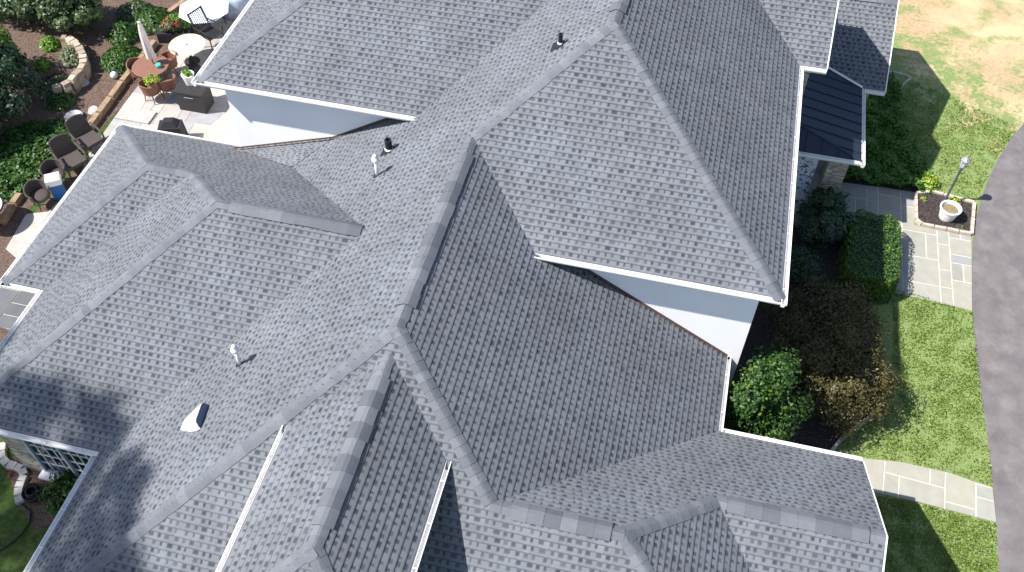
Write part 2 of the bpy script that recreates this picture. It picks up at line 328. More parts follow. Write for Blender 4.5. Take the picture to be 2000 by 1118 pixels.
def shingle(mb, name, pts, seed=0., z0=None):
    """one roof slope laid in real lapped courses, each butt edge standing proud of the course below"""
    ax, a, s = PL[name]; N = nrm(name); up = (Vector((1, 0, s)) if ax == 'x' else Vector((0, 1, s)))
    if s < 0: up = -up
    up.normalize(); ua = N.cross(up) * -1.0
    zz = min(p.z for p in pts) if z0 is None else z0
    O = Vector((0, 0, 0)); O = Vector(pts[0]); O = O + up*((zz-O.z)/up.z)
    P2 = [((Vector(p)-O).dot(ua), (Vector(p)-O).dot(up)) for p in pts]
    for t in tessellate_polygon([[Vector((q[0], q[1], 0)) for q in P2]]):
        tri = [P2[i] for i in t]; lo = min(q[1] for q in tri); hi = max(q[1] for q in tri)
        for k in range(int(math.floor(lo/EXPO+1e-6)), int(math.ceil(hi/EXPO-1e-6))):
            c = clip(tri, 1, k*EXPO, True)
            if len(c) > 2: c = clip(c, 1, (k+1)*EXPO, False)
            if len(c) < 3: continue
            vs = [O+ua*q[0]+up*q[1]+N*(TH*(1-(q[1]/EXPO-k))) for q in c]
            uv = [(q[0]+seed*13.7, q[1]*.9999+seed*20*EXPO+1e-4) for q in c]
            nn = (vs[1]-vs[0]).cross(vs[2]-vs[0]); idx = tuple(range(len(c)))
            mb.add(vs, [idx if nn.dot(N) > 0 else idx[::-1]], 0, uv)
            for i in range(len(c)):
                j = (i+1) % len(c)
                if abs(c[i][1]-k*EXPO) < 1e-6 and abs(c[j][1]-k*EXPO) < 1e-6:
                    lo_ = [O+ua*c[q][0]+up*c[q][1]-N*.004 for q in (i, j)]
                    mb.add([vs[i], vs[j], lo_[1], lo_[0]], [(0, 1, 2, 3)], 0, [uv[i], uv[j], uv[j], uv[i]])
capid = [0]
def down(line, N):
    d = line.cross(N).normalized()
    return d if d.z < 0 else -d
def caps(mb, p0, p1, na, nb, width=.150, lift=.022, step=.19, mi=0, skirt=.04):
    """overlapping bent cap shingles from p0 (low end) up to p1"""
    p0, p1 = Vector(p0), Vector(p1); L = (p1-p0).length; d = (p1-p0)/L; N1, N2 = nrm(na), nrm(nb); a1, a2 = down(d, N1), down(d, N2); up = (N1+N2).normalized()
    n = max(1, int(L/step))
    for i in range(n):
        s0, s1 = L*i/n, min(L, L*(i+1)/n+.05); capid[0] += 1; V = capid[0]+.5
        j = random.uniform(-.008, .008); w_ = width*random.uniform(.95, 1.05)
        def sec(t, h):
            o = p0+d*t+up*j*.2; pr = []
            for q, (aa, NN) in ((-1., (a1, N1)), (-.5, (a1, N1)), (-.12, (a1, N1)), (.12, (a2, N2)), (.5, (a2, N2)), (1., (a2, N2))):
                k = abs(q); pr.append(o+aa*(w_*k+(j if q > 0 else -j))+NN*(lift*.55+h) - (up*.004 if k < .2 else Vector((0, 0, 0))))
            return pr
        A = sec(s0, .007); B = sec(s1, .0); low = [p-up*.012 for p in A]
        vs = A+B+low; K = 6
        fs = [(k, k+1, K+k+1, K+k) for k in range(5)] + [(2*K+k, 2*K+k+1, k+1, k) for k in range(5)]
        mb.add(vs, fs, mi, [(0, V)]*len(vs))
        for e, (aa, NN) in ((0, (a1, N1)), (5, (a2, N2))):
            mb.add([A[e], B[e], B[e]-NN*skirt, A[e]-NN*skirt], [(0, 1, 2, 3)], mi, [(0, V)]*4)
def ridge_vent(name_parent, p0, p1, na, nb, width=.195, h=.036):
    mb = MB(); p0, p1 = Vector(p0), Vector(p1); d = (p1-p0).normalized(); N1, N2 = nrm(na), nrm(nb); a1, a2 = down(d, N1), down(d, N2); up = (N1+N2).normalized()
    # dark baffle sides and ends
    prof = lambda p, e: [p+a1*(width*1.0)-N1*.01, p+a1*(width*1.0)+N1*h*.55, p+up*h*.5, p+a2*(width*1.0)+N2*h*.55, p+a2*(width*1.0)-N2*.01]
    A, B = prof(p0, 0), prof(p1, 1); mb.add(A+B, [(0, 1, 6, 5), (1, 2, 7, 6), (2, 3, 8, 7), (3, 4, 9, 8), (0, 4, 3, 2, 1), (5, 6, 7, 8, 9)], 1)
    mb2 = MB(); mb2.v, mb2.f, mb2.m, mb2.uv, mb2.r = mb.v, mb.f, mb.m, mb.uv, mb.r
    caps(mb2, p0-d*.01, p1+d*.01, na, nb, width, h*1.9, .3, 0, .010)
    return mb2.build('ridge_vent', [M['ventcap'], M['vent_black']], name_parent)
def gutter(parent, a, b, out, name='gutter', ends=(True, True), wd=.12, mname='gutter'):
    """open K-style trough hung along the eave a-b; out points away from the house"""
    a, b, out = Vector(a), Vector(b), Vector(out); mb = MB(); z = Vector((0, 0, 1))
    prof = [(0., .005), (0., -.10), (.07, -.115), (.095, -.06), (wd, -.035), (wd, .004), (wd-.016, .004), (wd-.02, -.03), (.085, -.05), (.065, -.09), (.014, -.085), (.012, .005)]
    A = [a+out*x+z*y for x, y in prof]; B = [b+out*x+z*y for x, y in prof]; n = len(prof)
    mb.add(A+B, [(i, (i+1) % n, n+(i+1) % n, n+i) for i in range(n)], 0)
    for e, P in ((0, A), (1, B)):
        if ends[e]: mb.poly([P[0], P[1], P[2], P[3], P[4], P[5]])
    # spikes and seams
    L = (b-a).length; k = max(1, int(L/.8))
    for i in range(k):
        c = a+(b-a)*((i+.5)/k); mb.box(c+out*(wd/2)+z*.0, (.02 if abs(out.x) < .5 else wd, wd if abs(out.x) < .5 else .02, .006))
    return mb.build(name, M[mname], parent)
def wall(parent, x0, y0, x1, y1, z0, z1, m='stucco', name='wall', t=.16, inn=None):
    """inn: direction of the inside, so the outer face lies on the given line"""
    d = Vector((x1-x0, y1-y0, 0)); c = Vector(((x0+x1)/2, (y0+y1)/2, (z0+z1)/2)); n = Vector(inn)
    def f(b): b.box(c+n*t/2, (d.length if abs(d.x) > abs(d.y) else t, t if abs(d.x) > abs(d.y) else d.length, z1-z0))
    return one(f, name, M[m], parent)

# ------------------------------------------------------------------ the house
H = empty('house', (0, 0, 0), 0, 'large white house with many hipped grey shingle roofs filling most of the view', 'house')
A = I('P3', 'P4', 'P13'); B = I('P3', 'P4', 'P5'); Cc = I('P3', 'P5', 'P6'); D = I('P5', 'P6', 'P9'); E_ = I('P4', 'P5', zh); Fp = I('P4', 'P13', zh)
Gp = I('P5', 'P9', ze); K6 = I('P3', 'P6', ze); L3 = I('P3', 'P21', ze); Mm = I('P3', 'P17', 'P21')
WY1 = Fp.y+.36       # front wall of the upper block
T0 = I('P1', 'P2', zh); T1 = I('P1', 'P3', zh); WY2 = T0.y+.36
YF = 30.0
A2 = Vector((A.x, YF, A.z))
XV = Gp.x            # right-hand eave of the middle slope
xr = on('P5', XV, WY1)
Rg1 = I('P6', 'P9', 'P22'); Rg2 = I('P9', 'P22', 'P23')
RT = I('P1', 'P1b', 'P3'); RT2 = I('P1', 'P1b', 'P2')
V14 = I('P13', 'P14', 'P14b'); B14 = I('P13', 'P14b', zh); E14 = I('P13', 'P14', zh)
X14 = 3.38
pv = I('P4', 'P5', ('y', WY1))
cr2 = I('P3', ('y', WY2), ('x', -8.82)); crv = I('P3', 'P17', ('y', 16.35)); cr1 = Vector((-11.85, WY2, 2.93))

main = MB()
shingle(main, 'P3', [A2, A, B, Cc, K6, L3, Mm, crv, cr2, I('P3', 'P1', ('y', WY2)), RT, Vector((RT.x, YF, RT.z))], 1, ZE)
shingle(main, 'P5', [Cc, D, Gp, xr, on('P5', pv.x, WY1), pv, B], 2, ZE)
shingle(main, 'P6', [Cc, K6, I('P6', 'P22', ze), Rg1, D], 3, ZE)
shingle(main, 'P9', [D, Rg1, Rg2, I('P9', 'P23', ('x', XG)), I('P9', ('x', XG), ze), Gp], 4, ZE)
shingle(main, 'P22', [Rg1, I('P6', 'P22', ze), I('P22', 'P23', ze), Rg2], 5, ZE)
shingle(main, 'P23', [Rg2, I('P22', 'P23', ze), I('P23', ('x', XG), ze), I('P9', 'P23', ('x', XG))], 6, ZE)
roof_main = main.build('roof', M['shingle'], H); tag(roof_main, 'large lower grey shingle roof with long hips and ridges')
upm = MB()
shingle(upm, 'P4', [A, B, E_, Fp], 7, ZH)
shingle(upm, 'P13', [A, Fp, E14, V14, B14, Vector((Fp.x, YF, ZH)), A2], 8, ZH)
e0 = I('P14', zh, ('x', X14)); e1 = I('P14', 'P14b', ('x', X14)); e2 = I('P14b', zh, ('x', X14))
shingle(upm, 'P14', [E14, e0, e1, V14], 9, ZH)
shingle(upm, 'P14b', [V14, e1, e2, B14], 10, ZH)
roof_up = upm.build('roof', M['shingle'], H); tag(roof_up, 'upper hipped shingle roof with a triangular front slope')
lm = MB()
T0b = Vector((T0.x, RT2.y+(RT2.y-T0.y), ZH))
shingle(lm, 'P1', [T0, T1, RT, RT2], 11, ZH)
shingle(lm, 'P2', [T0, RT2, T0b], 12, ZH)
shingle(lm, 'P1b', [RT2, RT, I('P1b', 'P3', zh), Vector((T0.x, I('P1b', 'P3', zh).y, ZH))], 13, ZH)
roof_tl = lm.build('roof', M['shingle'], H); tag(roof_tl, 'upper shingle roof over the patio side')
bk = MB()
N1 = I('P17', 'P21', 'P20'); O1 = I('P17', 'P20', 'P19'); Q1 = I('P17', 'P19', 'P18'); R1 = I('P17', 'P18', ze); S1 = I('P18', 'P19', ze); U1 = I('P19', 'P20', ze); W21 = I('P20', 'P21', ze)
shingle(bk, 'P17', [Mm, N1, O1, Q1, R1, Vector((-11.85, R1.y, ZE)), on('P17', -11.85, WY2), crv], 14, ZE)
shingle(bk, 'P18', [Q1, S1, R1], 15, ZE)
shingle(bk, 'P19', [Q1, O1, U1, S1], 16, ZE)
shingle(bk, 'P20', [O1, N1, W21, U1], 17, ZE)
shingle(bk, 'P21', [N1, Mm, L3, W21], 18, ZE)
roof_bk = bk.build('roof', M['shingle'], H); tag(roof_bk, 'low shingle roof with stepped hips above the patio')
# small cricket against the wall
cm = MB(); cm.add([on('P17', -11.85, WY2)+Vector((0, 0, .02)), crv+Vector((0, 0, .02)), cr2+Vector((0, 0, .02)), cr1+Vector((0, 0, .06))], [(0, 1, 2), (0, 2, 3)], 0, [(300+p[0], p[1]*1.2) for p in ((0, 0), (1.9, -1.5), (3.0, 0), (0, .5))])
cm.build('cricket', M['shingle'], roof_bk)
# dormer-like front wing
J = I('P7', 'P8', 'P6'); J2 = I('P7', 'P8', 'P12'); dl = I('P7', 'P6', zh); dr = I('P8', 'P6', zh); dfl = I('P7', 'P12', zh); dfr = I('P8', 'P12', zh)
dm = MB(); shingle(dm, 'P7', [J, dl, dfl, J2], 19, ZH); shingle(dm, 'P8', [J, J2, dfr, dr], 20, ZH); shingle(dm, 'P12', [J2, dfl, dfr], 21, ZH)
roof_dm = dm.build('roof', M['shingle'], H); tag(roof_dm, 'narrow raised shingle wing roof in front')
# lower right-hand gable roof
g0 = I('P15', ze, ('x', 5.73)); gl = Vector((2.33, g0.y, ZE)); ga = I('P15', 'P15b', ('x', 5.73)); gb = I('P15b', ze, ('x', 5.73))
pm = MB(); xv = 5.07
shingle(pm, 'P15', [I('P15', 'M1', ('x', 2.33)), Vector((xv, g0.y, ZE)), g0, ga, Vector((2.33, ga.y, ga.z))], 22, ZE)
shingle(pm, 'P15b', [ga, gb, Vector((2.33, gb.y, ZE)), Vector((2.33, ga.y, ga.z))], 23, ZE)
roof_rt = pm.build('roof', M['shingle'], H); tag(roof_rt, 'lower gable shingle roof at the far right')
# standing seam porch roof
mm_ = MB(); pc = Vector((xv, 21.0, ZE)); ph = I('M1', 'M2', ('x', 2.33)); pvv = I('P15', 'M1', ('x', 2.33)); py = Vector((xv, g0.y, ZE))
mm_.poly([pc, py, pvv, ph]); mm_.poly([pc, ph, Vector((2.33, 21.0, ZE))])
roof_po = mm_.build('roof', M['metal_roof'], H); tag(roof_po, 'dark standing seam metal porch roof')
sm_ = MB()
y = 21.35
while y < g0.y+.9:
    xa = max(2.33, 5.07-(y-21.0)/((ph.y-21.0)/(5.07-2.33))) if y < ph.y else 2.33
    xb = xv
    if y > g0.y:   # the valley cuts the seam short
        k = (y-g0.y)/(pvv.y-g0.y); xb = xv+(2.33-xv)*k
    if xa < 2.34 or True:
        xa = 2.33 if y > ph.y else 5.07-(y-21.0)*(5.07-2.33)/(ph.y-21.0)
    if xb-xa > .1:
        a_, b_ = on('M1', xa, y), on('M1', xb, y); sm_.tube([a_+Vector((0, 0, .012)), b_+Vector((0, 0, .012))], .016, 4)
    y += .42
x = 2.6
while x < 4.9:
    yb = 21.0+(5.07-x)*(ph.y-21.0)/(5.07-2.33); sm_.tube([on('M2', x, 21.0)+Vector((0, 0, .012)), on('M2', x, yb)+Vector((0, 0, .012))], .016, 4); x += .45
sm_.tube([pc+Vector((0, 0, .02)), ph+Vector((0, 0, .02))], .03, 6)
sm_.build('roof_seam', M['metal_roof'], roof_po)
one(lambda b: b.tube([py+Vector((0, 0, .03)), pvv+Vector((0, 0, .03))], .035, 6), 'flashing', M['gutter'], roof_po)

# caps and vents
def capobj(parent, lines, width=.150):
    b = MB()
    for l in lines: caps(b, *l, width=width)
    return b.build('ridge_cap', M['cap'], parent)
def lp(a, b, t): return Vector(a)+(Vector(b)-Vector(a))*t
capobj(roof_main, [(K6, Cc, 'P3', 'P6')]); capobj(roof_main, [(D, Cc, 'P5', 'P6')]); capobj(roof_main, [(Cc, B, 'P3', 'P5')])
capobj(roof_main, [(Rg1, D, 'P6', 'P9')]); capobj(roof_main, [(Rg2, Rg1, 'P9', 'P22')]); capobj(roof_main, [(I('P6', 'P22', ze), Rg1, 'P6', 'P22')]); capobj(roof_main, [(I('P9', 'P23', ('x', XG)), Rg2, 'P9', 'P23')])
ridge_vent(roof_main, lp(Cc, B, .10), lp(Cc, B, .90), 'P3', 'P5')
ridge_vent(roof_main, lp(Rg1, D, .10), lp(Rg1, D, .84), 'P6', 'P9')
ridge_vent(roof_main, lp(I('P9', 'P23', ('x', XG)), Rg2, .10), lp(I('P9', 'P23', ('x', XG)), Rg2, .93), 'P9', 'P23')
capobj(roof_up, [(B, A, 'P3', 'P4')]); capobj(roof_up, [(Fp, A, 'P4', 'P13')]); capobj(roof_up, [(A, A2, 'P3', 'P13')])
ridge_vent(roof_up, A+Vector((0, .45, 0)), A2, 'P3', 'P13')
capobj(roof_up, [(e1, V14, 'P14', 'P14b')])
capobj(roof_tl, [(T0, RT2, 'P1', 'P2')]); capobj(roof_tl, [(RT2, RT, 'P1', 'P1b')])
capobj(roof_bk, [(R1, Q1, 'P17', 'P18')]); capobj(roof_bk, [(S1, Q1, 'P18', 'P19')]); capobj(roof_bk, [(Q1, O1, 'P17', 'P19')]); capobj(roof_bk, [(O1, N1, 'P17', 'P20')]); capobj(roof_bk, [(W21, N1, 'P20', 'P21')]); capobj(roof_bk, [(N1, Mm, 'P17', 'P21')])
ridge_vent(roof_bk, lp(N1, Mm, .10), lp(N1, Mm, .97), 'P17', 'P21')
capobj(roof_dm, [(J2, J, 'P7', 'P8')]); capobj(roof_dm, [(dfl, J2, 'P7', 'P12')]); capobj(roof_dm, [(dfr, J2, 'P8', 'P12')])
ridge_vent(roof_dm, lp(J2, J, .10), lp(J2, J, .86), 'P7', 'P8')
capobj(roof_rt, [(Vector((2.4, ga.y, ga.z)), ga, 'P15', 'P15b')])
ridge_vent(roof_rt, Vector((3.4, ga.y, ga.z)), Vector((5.1, ga.y, ga.z)), 'P15', 'P15b')

# gutters
X_, Y_ = Vector((1, 0, 0)), Vector((0, 1, 0))
gutter(roof_up, E_, Fp, -Y_); gutter(roof_up, Fp-Y_*.12, E14, X_); gutter(roof_up, E14+X_*.12, e0, -Y_)
gutter(roof_tl, T0, T1-X_*.0, -Y_); gutter(roof_tl, T0-Y_*.12, T0b, -X_)
gutter(roof_bk, S1-Y_*.12, R1+Y_*.12, -X_, wd=.10); gutter(roof_bk, R1, Vector((-11.85, R1.y, ZE)), Y_, wd=.08); gutter(roof_bk, S1, U1-X_*.12, -Y_); gutter(roof_bk, U1-Y_*.0, W21-Y_*.12, -X_); gutter(roof_bk, W21, L3, -Y_)
gutter(roof_main, L3-Y_*.12, K6, -X_); gutter(roof_main, Gp, xr, X_, wd=.10); gutter(roof_main, Gp+X_*.10, I('P9', ('x', XG), ze), Y_, wd=.10)
gutter(roof_main, K6, I('P6', 'P22', ze), -Y_); gutter(roof_dm, dl, dfl-Y_*.12, -X_, wd=.10); gutter(roof_dm, dr, dfr-Y_*.12, X_, wd=.10); gutter(roof_dm, dfl, dfr, -Y_)
gutter(roof_po, pc-Y_*.12, py, X_, wd=.10); gutter(roof_po, pc, Vector((2.33, 21.0, ZE)), -Y_, wd=.10); gutter(roof_rt, py+X_*.1, g0, -Y_, wd=.10)
# rake boards
def rake(parent, p, q):
    b = MB(); p, q = Vector(p), Vector(q); z = Vector((0, 0, 1)); x = X_*.03
    for s_ in (0,):
        b.add([p-z*.16, q-z*.16, q+z*.02, p+z*.02, p-z*.16+x, q-z*.16+x, q+z*.02+x, p+z*.02+x], [(4, 5, 6, 7), (3, 2, 6, 7), (0, 1, 5, 4), (0, 3, 7, 4), (1, 2, 6, 5)])
    return b.build('rake_board', M['gutter'], parent)
RX = I('P9', 'P23', ('x', XG)); rake(roof_main, I('P9', ('x', XG), ze), RX); rake(roof_main, RX, I('P23', ('x', XG), ze))
rake(roof_up, e0, e1); rake(roof_up, e1, e2); rake(roof_rt, g0, ga); rake(roof_rt, ga, gb)

# walls
OH = .36
W = lambda *a, **k: wall(H, *a, **k)
W(-4.3, WY1, Fp.x-OH, WY1, 0, ZH+.15, inn=(0, 1, 0)); W(Fp.x-OH, WY1+.16, Fp.x-OH, YF, 0, ZH+.12, inn=(-1, 0, 0))
W(T0.x+OH+.1, WY2, -6.15, WY2, 0, ZH+.12, inn=(0, 1, 0)); W(T0.x+OH+.1, WY2+.16, T0.x+OH+.1, T0b.y-.4, 0, ZH+.15, inn=(1, 0, 0))
W(XV-OH, 5.5, XV-OH, WY1, 0, ZE+.18, inn=(-1, 0, 0)); W(XV-OH, Gp.y-OH, XG-OH, Gp.y-OH, 0, ZE+.18, inn=(0, -1, 0))
ys = I('P22', 'P23', ze).y+OH
gw = MB(); gx = XG-OH
gw.add([(gx, ys, 0), (gx, Gp.y-OH-.17, 0), (gx, Gp.y-OH-.17, ZE+.2), on('P9', gx, RX.y)-Vector((0, 0, .05)), (gx, ys, ZE+.15)], [(0, 1, 2, 3, 4)]); gw.build('wall', M['stucco'], H)
W(K6.x+OH, K6.y+OH, gx, K6.y+OH, 0, ZE+.18, inn=(0, 1, 0)); W(K6.x+OH, K6.y+OH+.17, K6.x+OH, L3.y+OH, 0, ZE+.18, inn=(1, 0, 0), m='stone')
W(W21.x+OH, L3.y+OH, K6.x+OH, L3.y+OH, 0, ZE+.15, inn=(0, 1, 0), m='stone'); W(W21.x+OH, L3.y+OH+.17, W21.x+OH, U1.y+OH, 0, ZE+.15, inn=(1, 0, 0), m='stone')
W(S1.x+OH, S1.y+OH, W21.x+OH, S1.y+OH, 0, ZE+.15, inn=(0, 1, 0), m='stone'); W(S1.x+OH, S1.y+OH+.17, S1.x+OH, R1.y-OH, 0, ZE+.15, inn=(1, 0, 0), m='stone'); W(S1.x+OH, R1.y-OH, -11.8, R1.y-OH, 0, ZE+.15, inn=(0, -1, 0), m='stone')
W(dl.x+.3, dfl.y+.3, dl.x+.3, dl.y, 3.2, ZH+.1, inn=(1, 0, 0)); W(dr.x-.3, dfl.y+.3, dr.x-.3, dr.y, 3.2, ZH+.1, inn=(-1, 0, 0)); W(dl.x+.3, dfl.y+.3, dr.x-.3, dfl.y+.3, 3.2, ZH+.1, inn=(0, 1, 0))
W(2.35, g0.y+OH, 5.4, g0.y+OH, 0, ZE+.15, inn=(0, 1, 0), m='stone')
gw = MB(); gw.add([(5.38, g0.y+OH+.17, 0), (5.38, gb.y-OH, 0), (5.38, gb.y-OH, ZE+.12), (5.38, ga.y, ga.z-.05), (5.38, g0.y+OH+.17, ZE+.12)], [(0, 1, 2, 3, 4)]); gw.build('wall', M['stucco'], H)
# gable end of the short upper wing
gw = MB(); gw.add([(X14-.33, e0.y+.3, ZE-.2), (X14-.33, e2.y-.3, ZE-.2), (X14-.33, e2.y-.3, ZH+.12), (X14-.33, e1.y, e1.z-.06), (X14-.33, e0.y+.3, ZH+.12)], [(0, 1, 2, 3, 4)]); gw.build('wall', M['stucco'], H)
W(2.33, e0.y+.3, X14-.33, e0.y+.3, ZE-.2, ZH+.12, m='stone', inn=(0, 1, 0)); W(2.33, e2.y-.3, X14-.33, e2.y-.3, ZE-.2, ZH+.12, inn=(0, -1, 0))
# step flashing where the roofs meet the walls
fl = MB(); b0, b1 = on('P5', -1.9, WY1), on('P5', XV, WY1); n_ = Vector((0, -1, 0))
fl.add([b0+n_*.004, b1+n_*.004, b1+n_*.004+Vector((0, 0, .09)), b0+n_*.004+Vector((0, 0, .09)), b0+n_*.035+Vector((0, 0, .02)), b1+n_*.035+Vector((0, 0, .02))], [(0, 1, 2, 3), (4, 5, 1, 0)]); fl.build('flashing', M['brown'], roof_main)
fl = MB(); b0, b1 = cr2, on('P3', T1.x-.1, WY2)
fl.add([b0+n_*.004, b1+n_*.004, b1+n_*.004+Vector((0, 0, .07)), b0+n_*.004+Vector((0, 0, .07)), b0+n_*.07+Vector((0, 0, .02)), b1+n_*.07+Vector((0, 0, .02))], [(0, 1, 2, 3), (4, 5, 1, 0)])
b0, b1 = cr1+Vector((0, 0, .05)), cr2
fl.add([b0+n_*.004, b1+n_*.004, b1+n_*.004+Vector((0, 0, .07)), b0+n_*.004+Vector((0, 0, .07)), b0+n_*.07+Vector((0, 0, .02)), b1+n_*.07+Vector((0, 0, .03))], [(0, 1, 2, 3), (4, 5, 1, 0)]); fl.build('flashing', M['brown'], roof_bk)
# porch: stone pillar, pale side wall
one(lambda b: (b.box((4.55, 21.45, 1.3), (.55, .55, 2.6)), b.box((4.55, 21.45, .12), (.68, .68, .24))), 'pillar', M['stone'], H)
one(lambda b: b.box((3.25, 21.32, 1.25), (1.5, .12, 2.5)), 'porch_wall', M['palestone'], H)
one(lambda b: b.box((3.8, 22.6, .08), (2.6, 3.4, .16)), 'porch_floor', M['flag'], H)
# window in the stone wall under the eave
def window(xa, xb, za, zb, y):
    wf = MB(); t = .07
    for x_ in (xa, (xa+xb)/2, xb): wf.box((x_, y-.03, (za+zb)/2), (t, .10, zb-za))
    for z_ in (za, zb): wf.box(((xa+xb)/2, y-.032, z_), (xb-xa+t, .10, t))
    o = wf.build('window', M['winframe'], H)
    gl_ = MB(); gl_.box(((xa+xb)/2, y-.005, (za+zb)/2), (xb-xa, .02, zb-za)); gl_.build('pane', M['glass'], o)
    br = MB()
    for s0, s1 in ((xa, (xa+xb)/2), ((xa+xb)/2, xb)):
        for i in range(1, 4): br.box((s0+(s1-s0)*i/4, y-.024, (za+zb)/2), (.025, .02, zb-za))
    for i in range(1, 5): br.box(((xa+xb)/2, y-.028, za+(zb-za)*i/5), (xb-xa, .02, .025))
    br.build('muntin', M['winbar'], o)
    si = MB(); si.box(((xa+xb)/2, y-.12, za-.08), (xb-xa+.25, .26, .08)); si.build('sill', M['gutter'], o)
window(-13.3, -11.55, .32, 2.35, L3.y+OH)
window(-10.0, -8.6, .9, 2.3, K6.y+OH)

# plumbing vents and exhaust hood on the roof
def white_vent(p, h):
    p = Vector(p); b = MB(); b.tube([p-Vector((0, 0, .08)), p+Vector((0, 0, h))], .038, 12); o = b.build('vent_pipe', M['pvc'], roof_main, True)
    one(lambda c: c.lathe(p+Vector((0, 0, h-.03)), [(.03, -.02), (.075, .0), (.088, .04), (.080, .085), (.05, .115), (.045, .13), (.05, .16), (.032, .19), (0, .2)], 14), 'vent_cap', M['pvc'], o, True)
    one(lambda c: c.lathe(p+Vector((0, 0, -.03)), [(.10, -.03), (.085, .02), (.05, .06), (.038, .075)], 14, sx=1.1), 'flashing', M['vent_black'], o, True)
def hit(n, u, v):
    ax, a, s = PL[n]; Dv = ray(u, v); O = Vector((0, 0, HC)); k = row(n)[0]; t = (a-O.dot(k))/Dv.dot(k); return O+Dv*t
white_vent(hit('P3', 469, 712), .50); white_vent(hit('P3', 737, 343), .48)
def black_vent(p, h, r):
    p = Vector(p); o = one(lambda b: b.lathe(p, [(r*1.05, -.08), (r, h*.5), (r, h), (r*.62, h), (r*.6, h-.12), (0, h-.13)], 16), 'vent_pipe', M['vent_black'], roof_main, False)
    N = nrm('P3'); upd = Vector((1, 0, .6177)).normalized(); yy = Vector((0, 1, 0)); c = MB(); q = p+N*.02
    c.add([q+upd*.10+yy*.13, q+upd*.10-yy*.13, q-upd*.22-yy*.16, q-upd*.22+yy*.16], [(0, 1, 2, 3)]); c.build('flashing', M['grey_fl'] if r < .05 else M['vent_black'], o)
    one(lambda b: b.lathe(p+Vector((0, 0, .03)), [(r*1.25, 0), (r*1.2, .03), (r*1.02, .05)], 16), 'collar', M['pvc'], o, True)
black_vent(hit('P3', 760, 294), .34, .085); black_vent(hit('P3', 1094, 88), .30, .052)
hp = hit('P3', 383, 822); hd = MB(); N3 = nrm('P3'); u3 = Vector((1, 0, .6177)).normalized(); yy = Vector((0, 1, 0)); rings = []
ax3 = (u3*.97+yy*.22).normalized(); sd = N3.cross(ax3)
for i, t in enumerate([-.36, -.24, -.09, .07, .19, .25]):
    k = i/5; wd_, hh = .12+.18*min(1, k*1.8), .015+.17*min(1, k*1.15)
    rings.append([hp+ax3*t+sd*wd_*cos(pi*j/10)+N3*(hh*min(1., 1.5*sin(pi*j/10))+.01) for j in range(11)])
hp = hp
hd.add([p for r_ in rings for p in r_], [(i*11+j, i*11+j+1, (i+1)*11+j+1, (i+1)*11+j) for i in range(5) for j in range(10)])
hv = hd.build('exhaust_vent', M['hood'], roof_main, True)
mo = MB(); mo.add([p-ax3*.015 for p in rings[-1]], [tuple(range(11))]); mo.build('vent_mouth_shade', M['hood_shade'], hv)
mo = MB(); q = hp+N3*.018; mo.add([q+ax3*.26+sd*.29, q+ax3*.26-sd*.29, q-ax3*.38-sd*.2, q-ax3*.38+sd*.2], [(0, 1, 2, 3)]); mo.build('flashing', M['cap'], hv)

# ------------------------------------------------------------------ ground and its surfaces
def sheet(name, pts, m, z, kind='structure'):
    b = MB(); b.poly([(p[0], p[1], z) for p in pts]); return tag(b.build(name, M[m]), kind=kind)
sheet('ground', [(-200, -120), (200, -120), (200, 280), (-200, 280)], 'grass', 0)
Gp_ = lambda L_: [G(u, v) for u, v in L_]
drive = [(2140, 120), (2050, 190), (2000, 240), (1972, 275), (1950, 310), (1930, 350), (1915, 392), (1905, 430), (1900, 480), (1898, 540), (1899, 610), (1905, 680), (1915, 760), (1926, 840), (1936, 920), (1942, 980), (1947, 1050), (1951, 1130), (1958, 1300)]
dpts = Gp_(drive)
sheet('driveway', dpts+[Vector((30, 5, 0)), Vector((32, 40, 0))], 'asphalt', .008)
